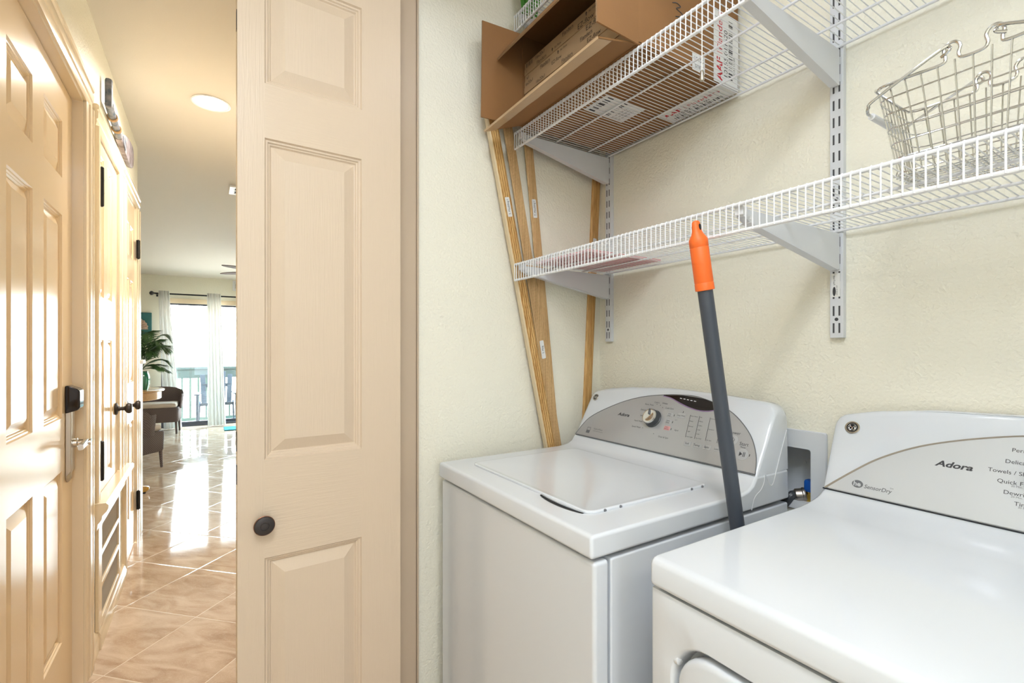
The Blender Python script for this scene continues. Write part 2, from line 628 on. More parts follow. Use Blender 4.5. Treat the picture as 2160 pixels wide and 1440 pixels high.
PROFILE = [(0, 0), (0.003, -0.005), (0.007, -0.0055), (0.0095, -0.009), (0.012, -0.0095), (0.015, -0.0135), (0.017, -0.014), (0.045, -0.0025)]


def panel_face(mb, O, U, N, W, H, cols, rows, prof=PROFILE, rail_mi=0, stile_mi=0):
    """front skin of a raised-panel door: O lower corner, U across, N outward; cols/rows of panels"""
    O, U, N = Vector(O), Vector(U), Vector(N)
    Z = Vector((0, 0, 1))

    def P(a, b, d=0.0):
        return O + U * a + Z * b + N * d
    cu = [0.0] + [x for c in cols for x in c] + [W]
    cz = [0.0] + [x for r in rows for x in r] + [H]
    for j in range(len(cz) - 1):
        z0, z1 = cz[j], cz[j + 1]
        if j % 2 == 0:          # rail between the outer stiles, stile ends at each side
            mb.use(rail_mi)
            mb.add([P(cu[1], z0), P(cu[-2], z0), P(cu[-2], z1), P(cu[1], z1)], [(0, 1, 2, 3)])
            mb.use(stile_mi)
            for a, b in ((cu[0], cu[1]), (cu[-2], cu[-1])):
                mb.add([P(a, z0), P(b, z0), P(b, z1), P(a, z1)], [(0, 1, 2, 3)])
            continue
        mb.use(stile_mi)
        for i in range(len(cu) - 1):
            a, b = cu[i], cu[i + 1]
            if i % 2 == 0:
                mb.add([P(a, z0), P(b, z0), P(b, z1), P(a, z1)], [(0, 1, 2, 3)])
            else:
                loops = [[P(a + s, z0 + s, d), P(b - s, z0 + s, d), P(b - s, z1 - s, d), P(a + s, z1 - s, d)] for s, d in prof]
                vs = [p for l in loops for p in l]
                fs = []
                for k in range(len(loops) - 1):
                    for q in range(4):
                        fs.append((k * 4 + q, k * 4 + (q + 1) % 4, k * 4 + 4 + (q + 1) % 4, k * 4 + 4 + q))
                k = len(loops) - 1
                fs.append((k * 4, k * 4 + 1, k * 4 + 2, k * 4 + 3))
                mb.add(vs, fs)
    mb.use(stile_mi)


def edge_shell(mb, O, U, N, W, H, T):
    """sides and back of a slab behind a panel_face"""
    O, U, N = Vector(O), Vector(U), Vector(N)
    Z = Vector((0, 0, 1))
    f = [O, O + U * W, O + U * W + Z * H, O + Z * H]
    b = [p - N * T for p in f]
    mb.add(f + b, [(0, 1, 5, 4), (1, 2, 6, 5), (2, 3, 7, 6), (3, 0, 4, 7), (4, 5, 6, 7)])

# ================================================================== THE SETTING
XL, XB, YS = -0.389, 1.28, 1.386          # hall left wall, laundry back wall, laundry side wall
YF = 9.25                                 # far wall of the dining room


def ceil_z(y):
    return 2.58 if y < 4.2 else 2.58 - (y - 4.2) * (0.194 / (YF - 4.2))


mb = MB().box(-3.3, 2.7, -2.1, YF + 0.12, -0.1, 0.0)
struct(mb, 'floor', M['tile'], 'polished beige stone tile floor laid diagonally with pale grout')

ys = [-2.1, 0, 2, 3.6, 4.2, 5.2, 6.6, 8, YF + 0.12]
mb = MB()
rings = [[(-3.3, y, ceil_z(y)), (2.7, y, ceil_z(y)), (2.7, y, 2.75), (-3.3, y, 2.75)] for y in ys]
mb.loft(rings)
struct(mb, 'ceiling', M['ceiling'], 'plain beige painted ceiling running from hall to dining room', angle=20)

# hall left wall with three door openings
Y1 = (1.445, 2.366, 2.165)          # entry door opening y0, y1, top
Y2 = (2.632, 3.180, 0.60, 2.152)    # cupboard door
Y3 = (3.432, 3.905, 2.152)
mb = MB()
x0, x1 = XL - 0.15, XL
mb.box(x0, x1, -2.1, Y1[0] - 0.02, 0, 2.66)
mb.box(x0, x1, Y1[0] - 0.02, Y1[1] + 0.008, Y1[2] + 0.012, 2.66)
mb.box(x0, x1, Y1[1] + 0.008, Y2[0], 0, 2.66)
mb.box(x0, x1, Y2[0], Y2[1], Y2[3], 2.66)
mb.box(x0, x1, Y2[0], Y2[1], 0, Y2[2])
mb.box(x0, x1, Y2[1], Y3[0], 0, 2.66)
mb.box(x0, x1, Y3[0], Y3[1], Y3[2], 2.66)
mb.box(x0, x1, Y3[1], 4.04, 0, 2.66)
struct(mb, 'wall_left', M['wall'], 'cream textured hall wall carrying three panelled doors')

mb = MB()      # laundry back wall, with the opening for the washer outlet box
mb.box(XB, XB + 0.12, -0.35, 0.612, 0, 2.62)
mb.box(XB, XB + 0.12, 0.768, YS, 0, 2.62)
mb.box(XB, XB + 0.12, 0.612, 0.768, 0, 0.857)
mb.box(XB, XB + 0.12, 0.612, 0.768, 0.998, 2.62)
struct(mb, 'wall_back', M['wall'], 'cream knockdown-textured wall behind washer and dryer')
mb = MB().box(0.538, XB + 0.12, YS, YS + 0.12, 0, 2.62)
struct(mb, 'wall_side', M['wall'], 'cream textured end wall of the laundry closet beside the washer')
mb = MB().box(0.44, XB + 0.12, -0.45, -0.35, 0, 2.62)
struct(mb, 'wall_right', M['wall'], 'cream end wall of the laundry closet beside the dryer')
mb = MB().box(0.44, 0.54, YS + 0.004, 4.4, 0, 2.62).box(0.44, 0.54, -2.1, -0.45, 0, 2.62)
mb.box(0.44, 0.54, -0.35, YS + 0.004, 2.33, 2.62)
struct(mb, 'wall_hall_right', M['wall'], 'cream hall wall on the laundry side with the closet opening')
mb = MB().box(-0.54, 0.54, -2.2, -2.1, 0, 2.62)
struct(mb, 'wall_rear', M['wall'], 'cream wall closing the hall behind the viewpoint')

mb = MB()      # far wall with sliding-door opening
SX0, SX1, SZ = -0.60, 1.75, 1.958
mb.box(-3.2, SX0, YF, YF + 0.12, -0.15, 2.62).box(SX1, 2.6, YF, YF + 0.12, -0.15, 2.62).box(SX0, SX1, YF, YF + 0.12, SZ, 2.62)
struct(mb, 'wall_far', M['wall'], 'cream far wall of the dining room around the sliding glass doors')
mb = MB().box(-3.3, -3.2, 3.9, YF + 0.12, 0, 2.62)
struct(mb, 'wall_dining_left', M['wall'], 'cream left wall of the dining room')
mb = MB().box(2.6, 2.7, 4.3, YF + 0.12, 0, 2.62)
struct(mb, 'wall_dining_right', M['wall'], 'cream right wall of the dining room')
mb = MB().box(-3.3, XL - 0.15, 3.9, 4.04, 0, 2.62).box(0.54, 2.7, 4.3, 4.4, 0, 2.62)
struct(mb, 'wall_dining_near', M['wall'], 'cream near wall of the dining room beside the hall mouth')

# low white bar wall seen past the hall corner
mb = MB().box(-1.5, -0.371, 4.05, 4.15, 0, 1.145)
mb.box(-1.52, -0.357, 4.035, 4.175, 1.145, 1.170)
struct(mb, 'wall_bar', M['white_paint'], 'low white bar wall with a flat cap past the hall corner', bevel=0.004)

# jamb board of the laundry closet
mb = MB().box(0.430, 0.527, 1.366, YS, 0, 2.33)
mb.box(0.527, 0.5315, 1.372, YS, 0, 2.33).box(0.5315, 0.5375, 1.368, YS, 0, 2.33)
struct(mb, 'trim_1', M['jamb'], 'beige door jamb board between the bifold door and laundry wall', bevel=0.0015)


# door casings: moulded strips
def casing(mb, axis, a0, a1, fixed0, fixed1, x=XL, flip=False):
    """casing with stepped profile; axis 'z' runs vertical from a0 to a1, width fixed0..fixed1 in y; axis 'y' the other way"""
    wdt = fixed1 - fixed0
    prof = [(0, 0), (0, .010), (.18, .014), (.3, .013), (.34, .017), (.62, .019), (.72, .015), (.78, .020), (.95, .020), (1, .014), (1, 0)]
    if flip:
        prof = [(1 - a, b) for a, b in prof][::-1]
    poly = [(x + d, fixed0 + t * wdt) for t, d in prof]
    mb.prism(poly, 'xy' if axis == 'z' else 'xz', a0, a1)


mb = MB()
casing(mb, 'z', 0, Y1[2] + 0.0075, Y1[1] + 0.004, Y1[1] + 0.092)
casing(mb, 'y', Y1[0] - 0.1, Y1[1] + 0.092, Y1[2] + 0.008, Y1[2] + 0.1)
casing(mb, 'z', 0, Y1[2] + 0.0075, Y1[0] - 0.1, Y1[0] - 0.014, flip=True)
# jamb lining with stop
mb.box(XL - 0.15, XL + 0.002, Y1[1] - 0.002, Y1[1] + 0.008, 0, Y1[2] + 0.012)
mb.box(XL - 0.15, XL + 0.002, Y1[0] - 0.02, Y1[1] + 0.008, Y1[2], Y1[2] + 0.012)
mb.box(XL - 0.15, XL + 0.002, Y1[0] - 0.02, Y1[0] - 0.01, 0, Y1[2] + 0.012)
struct(mb, 'trim_2', M['trim'], 'glossy cream casing around the entry door')
mb = MB()
casing(mb, 'z', 0.60, Y2[3] - .0005, 2.545, Y2[0], flip=True)
casing(mb, 'z', 0.60, Y2[3] - .0005, Y2[1], 3.325)
casing(mb, 'y', 2.545, 3.325, Y2[3], 2.24)
struct(mb, 'trim_3', M['trim'], 'glossy cream casing around the raised cupboard door')
mb = MB()
poly = [(XL, 0.515), (XL + .016, 0.515), (XL + .018, 0.54), (XL + .030, 0.556), (XL + .032, 0.572), (XL + .046, 0.588), (XL + .052, 0.602), (XL + .052, 0.614), (XL + .044, 0.622), (XL, 0.622)]
mb.prism(poly, 'xz', 2.53, 3.35)
struct(mb, 'trim_4', M['trim'], 'moulded cream sill ledge under the cupboard door')
mb = MB()
casing(mb, 'z', 0, Y3[2] - .0005, 3.345, Y3[0], flip=True)
casing(mb, 'z', 0, Y3[2] - .0005, Y3[1], 4.022)
casing(mb, 'y', 3.345, 4.022, Y3[2], 2.24)
struct(mb, 'trim_5', M['trim'], 'glossy cream casing around the hall end door')

bbp = [(XL, 0), (XL + .014, 0), (XL + .014, .05), (XL + .011, .058), (XL + .012, .066), (XL + .006, .082), (XL, .084)]
mb = MB()
mb.prism(bbp, 'xz', Y1[1] + 0.092, 2.60)
mb.prism([(a + 0.006, b * 0.9) if a > XL else (a, b * 0.9) for a, b in bbp], 'xz', 2.60, 3.345)
mb.prism(bbp, 'xz', -2.0, Y1[0] - 0.1)
struct(mb, 'baseboard_left', M['trim'], 'glossy cream baseboard along the left hall wall')


# ------------------------------------------------------------------ doors in the left wall
def hinge(parent, x, y, zc, h=0.085, r=0.006):
    m_ = MB()
    m_.lathe([(0.0, -h / 2 - .006), (.004, -h / 2 - .004), (r, -h / 2), (r, h / 2), (.004, h / 2 + .004), (0, h / 2 + .006)], (x + r, y, zc), (0, 0, 1), 12)
    m_.box(x, x + 0.003, y - 0.014, y + 0.014, zc - h / 2, zc + h / 2)
    for k in (-1, 1):
        m_.lathe([(r + .0006, -.001), (r + .0006, .001)], (x + r, y, zc + k * h / 6), (0, 0, 1), 12)
    return tag(m_.build('hinge', M['blackiron'], parent), 'black barrel hinge')


def knob_x(parent, x, y, z):
    """round knob on a rose, standing out along +x"""
    m_ = MB()
    m_.lathe([(0, 0), (.029, 0), (.031, .004), (.027, .009), (.013, .013), (.010, .020), (.0095, .034), (.013, .040), (.022, .044), (.0265, .052), (.0255, .061), (.019, .067), (0, .069)], (x, y, z), (1, 0, 0), 28)
    return tag(m_.build('door_knob', M['bronze'], parent), 'dark bronze door knob')


# entry door
ED = -0.419
d1 = thing('door_1', (ED, 1.91, 0), 'glossy cream six-panel entry door with nickel lever lock at far left', None, None, 'structure')
mb = MB()
W1 = 0.915
panel_face(mb, (ED, 1.449, 0.012), (0, 1, 0), (1, 0, 0), W1, 2.15,
           [(.227, .441), (.551, .773)], [(.228, .816), (.998, 1.694), (1.822, 2.016)])
edge_shell(mb, (ED, 1.449, 0.012), (0, 1, 0), (1, 0, 0), W1, 2.15, 0.04)
mb.build('door_leaf', M['hall_door'], d1, angle=6)
mb = MB()      # escutcheon plate
prof = [(.0, 0.780), (.014, 0.792), (.017, 0.812), (.017, 1.055), (.0, 1.060)]
mb.prism([(ED, .80), (ED + .006, .80), (ED + .016, .815), (ED + .016, 1.06), (ED, 1.06)], 'xz', 2.262, 2.318)
mb.lathe([(.028, 0), (.027, .005), (.016, .011), (0, .012)], (ED, 2.29, .802), (1, 0, 0), 24)
plate = mb.build('lock_plate', M['nickel'], d1, bevel=0.003)
tag(plate, 'brushed nickel lock plate')
mb = MB()
mb.prism([(ED, 1.02), (ED + .034, 1.030), (ED + .040, 1.040), (ED + .040, 1.098), (ED + .032, 1.106), (ED + .008, 1.118), (ED, 1.118)], 'xz', 2.258, 2.322)
tag(mb.build('card_reader', M['blackgloss'], plate, bevel=0.004), 'black card reader head')
mb = MB()
mb.lathe([(.016, 0), (.016, .012), (.011, .014), (.011, .05)], (ED + .016, 2.29, .912), (1, 0, 0), 20)
mb.loft([[(ED + .052 + a * .8, 2.298 - t, .912 + b) for a, b in rrect(-.011, .011, -.012, .012, .008, 3)] for t in (0, .05)] +
        [[(ED + .052 + a * .7, 2.298 - .10, .908 + b * .85) for a, b in rrect(-.011, .011, -.012, .012, .008, 3)]])
tag(mb.build('lever_handle', M['chrome'], plate), 'polished lever handle')

# raised cupboard door
d2 = thing('door_2', (XL, 2.906, 0.6), 'narrow cream four-panel cupboard door above the return air grille', None, None, 'structure')
mb = MB()
DX = XL - 0.001
panel_face(mb, (DX, Y2[0] + .004, .605), (0, 1, 0), (1, 0, 0), .540, 1.543, [(.060, .170), (.270, .390)], [(.060, .682), (.869, 1.485)],
           prof=[(0, 0), (0.004, -0.004), (0.010, -0.0045), (0.014, -0.009), (0.034, -0.003)])
edge_shell(mb, (DX, Y2[0] + .004, .605), (0, 1, 0), (1, 0, 0), .540, 1.543, 0.04)
mb.build('door_leaf', M['hall_door'], d2, angle=6)
hinge(d2, XL + 0.008, 2.638, 1.93, .16, .008)
hinge(d2, XL + 0.008, 2.638, .775, .16, .008)
knob_x(d2, XL, 3.117, .944)

d3 = thing('door_3', (XL, 3.67, 0), 'cream six-panel door at the hall end with black hinges', None, None, 'structure')
mb = MB()
panel_face(mb, (DX, Y3[0] + .003, .012), (0, 1, 0), (1, 0, 0), .466, 2.137, [(.068, .200), (.262, .394)], [(.22, .79), (1.03, 1.65), (1.79, 1.98)],
           prof=[(0, 0), (0.004, -0.004), (0.010, -0.0045), (0.014, -0.009), (0.034, -0.003)])
edge_shell(mb, (DX, Y3[0] + .003, .012), (0, 1, 0), (1, 0, 0), .466, 2.137, 0.04)
mb.build('door_leaf', M['hall_door'], d3, angle=6)
for z in (1.884, .275):
    hinge(d3, XL + 0.008, 3.900, z, .115, .010)
knob_x(d3, XL, 3.500, .922)

# return air grille
g = thing('return_air_grille', (XL, 2.89, 0.09), 'cream framed return air grille with three grey filter panels low on the wall', 'air grille')
GY0, GY1 = 2.585, 3.165
rows_z = [(.110, .235), (.258, .370), (.392, .500)]
mb = MB()
fx0, fx1 = XL + 0.0005, XL + 0.014
mb.box(fx0, fx1, GY0, 2.655, .078, .514).box(fx0, fx1, 3.125, GY1, .078, .514)
for a, b in ((.078, rows_z[0][0]), (rows_z[0][1], rows_z[1][0]), (rows_z[1][1], rows_z[2][0]), (rows_z[2][1], .514)):
    mb.box(fx0, fx1, 2.655, 3.125, a, b)
mb.build('grille_frame', M['trim'], g, bevel=0.003)
for a, b in rows_z:
    mb = MB().box(fx0, XL + 0.006, 2.655, 3.125, a, b)
    tag(mb.build('filter_mesh', M['filter_mesh'], g), 'grey filter mesh panel')

# ------------------------------------------------------------------ bifold door, folded open across the hall
d4 = thing('door_4', (.26, 1.31, .02), 'cream wood-grain bifold closet door folded open with dark round knob', None, None, 'structure')
th = math.radians(2.2)
BU, BN = Vector((math.cos(th), math.sin(th), 0)), Vector((math.sin(th), -math.cos(th), 0))
BO = Vector((.45, 1.305, .02)) - BU * .390
BW = .398
mb = MB()
panel_face(mb, BO, BU, BN, BW, 2.275, [(.057, .290)], [(.14, .726), (.957 + .005, 1.735), (1.866, 2.138)], rail_mi=1, stile_mi=0)
mb.use(2)
edge_shell(mb, BO, BU, BN, BW, 2.275, .034)
leaf = mb.build('door_leaf', [M['bifold_v'], M['bifold_h'], M['bifold_flat']], d4, angle=6)
mb = MB()      # chipped hinge mortises on the leading edge
for z in (2.02, 1.03, .952):
    o_ = BO + Vector((0, 0, z))
    mb.box(o_.x - .0015, o_.x + .002, o_.y + .007, o_.y + .020, z - .022, z + .024)
tag(mb.build('hinge', M['bronze'], leaf), 'worn metal hinge leaf on the door edge')
O2 = BO - BN * .040 + BU * .006
mb = MB()
panel_face(mb, O2 - BN * .034, BU, -BN, BW - .006, 2.275, [(.057, .290)], [(.14, .726), (.962, 1.735), (1.866, 2.138)], rail_mi=1, stile_mi=0)
mb.use(2)
edge_shell(mb, O2 - BN * .034, BU, -BN, BW - .006, 2.275, .034)
mb.build('door_leaf', [M['bifold_v'], M['bifold_h'], M['bifold_flat']], d4, angle=6)
KO = Vector((.114, 1.2925, .831))
mb = MB()
mb.lathe([(0, 0), (.012, 0), (.010, .006), (.009, .014), (.013, .018)], KO, BN, 24)
mb.lathe([(.013, .016), (.0215, .018), (.0225, .022), (.0205, .0255), (.019, .0262), (.010, .0268), (.0095, .0255), (.008, .0255), (.0075, .0268), (0, .0272)], KO, BN, 36)
kn = mb.build('door_knob', M['bronze'], d4)
tag(kn, 'dark bronze round knob')
mb = MB()
mb.tube([KO + BN * .0215 + Vector((math.cos(t) * BU.x * .0222, math.cos(t) * BU.y * .0222, math.sin(t) * .0222)) for t in [2 * math.pi * k / 40 for k in range(40)]], .0011, 6, True)
tag(mb.build('knob_rim', M['copper'], kn), 'copper coloured rim worn through the bronze')


# ================================================================== LAUNDRY
# washer ------------------------------------------------------------
WY0, WY1 = .655, 1.328
washer = thing('washing_machine', (.92, .99, 0), 'white top-loading washing machine beside the end wall, lid closed', 'washing machine')
mb = MB().prism([(.636, .02), (1.25, .02), (1.25, .858), (.636, .858)], 'xz', WY0 + .003, WY1 - .003)
mb.box(.66, 1.2, .70, 1.29, 0, .02)
mb.build('cabinet', M['white_enamel'], washer, bevel=.004)
mb = MB().box(.593, .631, WY0 + .001, WY1 - .001, .03, .859)
mb.build('front_panel', M['white_enamel'], washer, bevel=.008, seg=3)
mb = MB()
poly = [(.585, .866), (.585, .903), (.5865, .907), (.590, .9095), (.596, .9105), (1.03, .9105), (1.055, .9125), (1.075, .9165), (1.092, .925), (1.107, .944), (1.247, .944), (1.252, .868)]
mb.prism(poly, 'xz', WY0, WY1 + .002)
top_deck = mb.build('top_deck', M['white_enamel'], washer, bevel=.007, seg=3)
mb = MB()
lid = rrect(.655, 1.045, .742, 1.252, .022, 5)
mb.loft([[(a + (.85 - a) * s, b + (.997 - b) * s, z) for a, b in lid] for s, z in ((0, .9108), (0, .9135), (.004, .9155), (.012, .9162), (.03, .9152))])
lid_o = mb.build('lid', M['white_enamel'], washer, angle=50)
mb = MB()
for y, x in ((.7425, .70), (.7425, .745), (.7425, .98), (.7425, 1.02)):
    mb = MB().lathe([(.0035, 0), (.0035, .002), (0, .0025)], (x, y, .9125), (0, -1, 0), 10)
    tag(mb.build('lid_bumper', M['rubber'], lid_o), 'small grey rubber bumper on the lid edge')
mb = MB()
n_ = 14
ring = [(.6505 - .014 * math.sin(math.pi * k / n_) ** .7, .755 + .15 * k / n_, .9112) for k in range(n_ + 1)]
mb.flat(ring + [(.655, .905, .9112), (.655, .755, .9112)])
mb.build('lid_handle_shade', M['dark'], lid_o)  # flat dark sheet painting the shade of a recess; deck is uncut
mb = MB()
ring2 = [[(.655, .757 + .146 * k / n_, .9135), (.6535 - .0065 * math.sin(math.pi * k / n_) ** .7, .757 + .146 * k / n_, .9145), (.6535 - .0065 * math.sin(math.pi * k / n_) ** .7, .757 + .146 * k / n_, .9118), (.655, .757 + .146 * k / n_, .9118)] for k in range(n_ + 1)]
mb.loft(ring2)
mb.build('lid_handle', M['white_enamel'], lid_o)


def interp(tab, y):
    tab = sorted(tab)
    if y <= tab[0][0]:
        return tab[0][1]
    for (a, b), (c, d) in zip(tab, tab[1:]):
        if y <= c:
            t = (y - a) / (c - a)
            t = t * t * (3 - 2 * t) * .35 + t * .65
            return b + (d - b) * t
    return tab[-1][1]


def console(y0, y1, A, dn, tops, back_x, zbase, rnd=.024, ny=56):
    """backsplash console: slanted face from seam A along dn, rounded top, curved outline along y"""
    nrm = Vector((-dn.z, 0, dn.x))
    mb_ = MB()
    rings_ = []
    for k in range(ny + 1):
        t = k / ny
        t = .5 - .5 * math.cos(math.pi * t) if True else t
        y = y0 + (y1 - y0) * t
        H = interp(tops, y)
        e = min(y - y0, y1 - y)
        push = 0.0
        if e < rnd:
            q = math.sqrt(max(rnd ** 2 - (rnd - e) ** 2, 0))
            H -= (rnd - q)
            push = (rnd - q) * .35
        s1 = H - .016
        P = [A - nrm * push]
        P.append(A + dn * (s1 * .5) - nrm * push)
        P.append(A + dn * s1 - nrm * push)
        P.append(A + dn * (H - .010) - nrm * (.0012 + push))
        P.append(A + dn * (H - .004) - nrm * (.0045 + push))
        P.append(A + dn * H - nrm * (.011 + push))
        zt = (A + dn * H).z
        P.append(Vector((back_x - .012, 0, zt - .006)))
        P.append(Vector((back_x - .003, 0, zt - .014)))
        P.append(Vector((back_x, 0, zt - .028)))
        P.append(Vector((back_x + .004, 0, zbase)))
        rings_.append([(p.x, y, p.z) for p in P])
    mb_.loft(rings_)
    return mb_


WA = Vector((1.107, 0, .945))
WD = Vector((.083, 0, .147)).normalized()
WN = Vector((-WD.z, 0, WD.x))
wtops = [(.652, .1905), (.70, .199), (.84, .2085), (1.0, .2135), (1.15, .206), (1.24, .195), (1.328, .176)]
mb = console(WY0 + .002, WY1, WA, WD, wtops, 1.243, .9435)
w_con = mb.build('console', M['white_enamel'], washer, angle=50)


def wf(y, s, off=.002):
    p = WA + WD * s + WN * off
    return (p.x, y, p.z)


def wtext(off=.0024):
    return lambda a, b: wf(-a, b, off)


arc = [(1.322, .002), (1.284, .07), (1.187, .131), (1.097, .166), (1.008, .183), (.94, .189), (.874, .186), (.776, .157), (.707, .106), (.672, .052), (.660, .004)]
arcs = [(p.x, p.y) for p in smooth_pts([(a, b, 0) for a, b in arc], 6)]
mb = MB()
mb.tube([wf(a, b, .0016) for a, b in arcs], .0012, 6)
mb.tube([wf(1.322, .0, .001), wf(.660, .002, .001)], .0016, 6)
tag(mb.build('panel_rim', M['inkgrey'], w_con), 'thin dark rim around the silver control panel')

mb = MB()      # silver panel with its printing
mb.loft([[wf(a, b, .0002) for a, b in arcs], [wf(a, b, .0016) for a, b in arcs]])
F = wtext(.0019)
mb.use(1)
mb.text('Adora', .0145, F, -1.160, .0945, shear=.25, bold=.03, sx_=1.32)
sm = .0072
for s, y, z, al in (('Perm. Press', 1.030, .146, 'RIGHT'), ('Delicates', 1.047, .126, 'RIGHT'), ('Jeans', 1.052, .107, 'RIGHT'), ('Hand Wash', 1.049, .087, 'RIGHT'),
                    ('Speed Wash', 1.048, .067, 'RIGHT'), ('Colors', 1.021, .156, 'CENTER'), ('Whites', .990, .156, 'CENTER'), ('Cold Care', .983, .142, 'LEFT'), ('Drain & Spin', .972, .050, 'LEFT')):
    mb.text(s, sm, F, -y, z - .003, al)
bars = ((.889, .881), (.859, .851), (.825, .817), (.790, .782))
for i, (ya, yb) in enumerate(bars):
    mb.flat([F(-ya - .0006, .130), F(-ya + .0006, .130), F(-yb + .0006, .062), F(-yb - .0006, .062)])
for i, lab in enumerate((('Extra Heavy', 'Heavy', 'Normal', 'Light', 'Extra Light'), ('Hot', 'Warm', 'Colors', 'Cool', 'Cold', 'Tap Cold'), ('Extended', 'Standard', 'No Spin'), ('Super', 'Large', 'Small'))):
    for k, s in enumerate(lab):
        t = k / (len(lab) - 1)
        ya = bars[i][0] + (bars[i][1] - bars[i][0]) * t
        mb.text(s, .0047, F, -ya + .002, .1255 - .062 * t)
mb.text('Start', .0125, F, -.709, .068, 'CENTER')
mb.text('Pause', .006, F, -.709, .0615, 'CENTER')
mb.text('Power', .0115, F, -.741, .094, 'CENTER')
mb.text('Signal', .0062, F, -.9175, .0755, 'CENTER')
for y, z in ((.9425, .121), (.940, .0995), (.9365, .078), (.916, .1355), (.687, .046)):
    mb.flat([F(-y - .001, z - .003), F(-y + .001, z - .003), F(-y + .001, z + .003), F(-y - .001, z + .003)])
for y, z in ((1.0185, .149), (1.0045, .1475), (.9935, .141), (1.0395, .0665), (.9915, .0545)):
    mb.flat([F(-y + .0013 * math.cos(t), z + .0013 * math.sin(t)) for t in [k * math.pi / 4 for k in range(8)]])
mb.use(2)
mb.text('HydroWave', .0085, F, -1.244, .030, shear=.2)
mb.text('concentrated wash system', .0045, F, -1.244, .0235)
for a0, a1, b0, b1 in ((1.275, 1.258, .033, .0345), (1.275, 1.258, .0135, .024), (1.275, 1.2735, .024, .033), (1.2595, 1.258, .024, .033)):
    mb.flat([F(-a0, b0), F(-a1, b0), F(-a1, b1), F(-a0, b1)])
mb.text('signal', .004, F, -.935, .107)
w_pan = mb.build('control_panel', [M['pearl'], M['ink'], M['inkgrey']], w_con)


def button(name, y, s, r, material, label=None, square=False, legend=(), size=.0075, symbol=None):
    m_ = MB()
    if square:
        pts = rrect(-r * 1.25, r * 1.25, -r * .75, r * .75, r * .25, 3)
    else:
        pts = [(r * math.cos(t), r * math.sin(t)) for t in [2 * math.pi * k / 24 for k in range(24)]]
    m_.loft([[wf(y + a * q, s + b * q, o_) for a, b in pts] for q, o_ in ((1, .0004), (1, .0022), (.86, .0030))])
    m_.use(1)
    G = lambda a, b: wf(y - a, s + b, .0033)
    for k, t in enumerate(legend):
        m_.text(t, size, G, 0, (len(legend) / 2 - k - 1) * size * 1.05 + size * .22, 'CENTER')
    if symbol == 'start':
        m_.flat([G(-.007, -.006), G(.001, 0), G(-.007, .006)])
        for q in (.003, .0065):
            m_.flat([G(q, -.006), G(q + .0016, -.006), G(q + .0016, .006), G(q, .006)])
    if symbol == 'power':
        ring_ = [(math.sin(t), math.cos(t)) for t in [math.radians(a) for a in range(40, 321, 20)]]
        for (a, b), (c, d) in zip(ring_, ring_[1:]):
            m_.flat([G(a * .0055, b * .0055), G(c * .0055, d * .0055), G(c * .0043, d * .0043), G(a * .0043, b * .0043)])
        m_.flat([G(-.0006, 0), G(.0006, 0), G(.0006, .0065), G(-.0006, .0065)])
    o = m_.build(name, [material, M['ink']], w_pan)
    if label:
        tag(o, label)
    return o


button('start_button', .706, .045, .0155, M['button'], 'round start button', symbol='start')
button('power_button', .741, .078, .0135, M['button'], 'round power button', symbol='power')
for t_, y, s_ in (('Soil', .868, .045), ('Temp', .837, .045), ('Spin', .806, .045), ('Load Size', .772, .045)):
    button('setting_button', y, s_, .0092, M['button'], None, True, (t_,), .0085 if len(t_) < 5 else .0058)
button('option_button', .9585, .121, .0085, M['button'], None, True, ('Auto', 'Soak'), .0056)
button('option_button', .9555, .099, .0085, M['button'], None, True, ('Extra', 'Rinse'), .0056)
button('option_button', .952, .079, .0085, M['pink'], 'pink option button', True, ('Fabric', 'Softener'), .0048)
button('option_button', .918, .123, .0105, M['button'], None, True, ('Deep Wash',), .0056)

KB = Vector(wf(1.013, .101, .0015))
mb = MB()
mb.lathe([(.0285, 0), (.0285, .002), (.0262, .004), (.0255, .017), (.0245, .019), (.0, .019)], KB, WN, 40)
k_o = tag(mb.build('cycle_knob', M['darkplastic'], w_con), 'dark grey cycle knob with chrome cap')
mb = MB()
mb.lathe([(.0238, .0188), (.0242, .021), (.0228, .0240), (.0205, .0246), (.015, .0236), (.006, .0228), (0, .0226)], KB, WN, 40)
tag(mb.build('knob_cap', M['chrome'], k_o), 'polished chrome knob cap')
mb = MB()
q0 = KB + WN * .0245 + WD * .005 + Vector((0, .001, 0))
q1 = KB + WN * .0255 + WD * .0215 + Vector((0, .004, 0))
mb.tube([q0, (q0 + q1) / 2, q1], [.0030, .0028, .0020], 8)
mb.build('knob_pointer', M['darkplastic'], k_o)

mb = MB()      # display window, violet lip under it
low = [(1.006, .180), (.975, .1755), (.935, .162), (.900, .152), (.866, .147), (.835, .149), (.812, .156), (.793, .162)]
hi = [(.800, .166), (.835, .1765), (.874, .184), (.94, .187), (1.006, .1815)]
lows = [(p.x, p.y) for p in smooth_pts([(a, b, 0) for a, b in low], 5)]
his = [(p.x, p.y) for p in smooth_pts([(a, b, 0) for a, b in hi], 5)]
mb.loft([[wf(a, b, .0010) for a, b in lows + his], [wf(a, b, .0026) for a, b in lows + his]])
disp = tag(mb.build('display_window', M['blackgloss'], w_pan), 'dark glossy display window')
mb = MB()
mb.tube([wf(a, b - .001, .0026) for a, b in lows], .0014, 6)
tag(mb.build('display_lip', M['purple'], disp), 'violet lip under the display')
mb = MB()
for k in range(5):
    y = .943 - .0125 * k
    mb.flat([wf(y, .1785 - .0011 * k, .0029), wf(y - .0075, .178 - .0011 * k, .0029), wf(y - .0075, .1758 - .0011 * k, .0029), wf(y, .1763 - .0011 * k, .0029)])
mb.build('display_print', M['ledwhite'], disp, smooth=False)


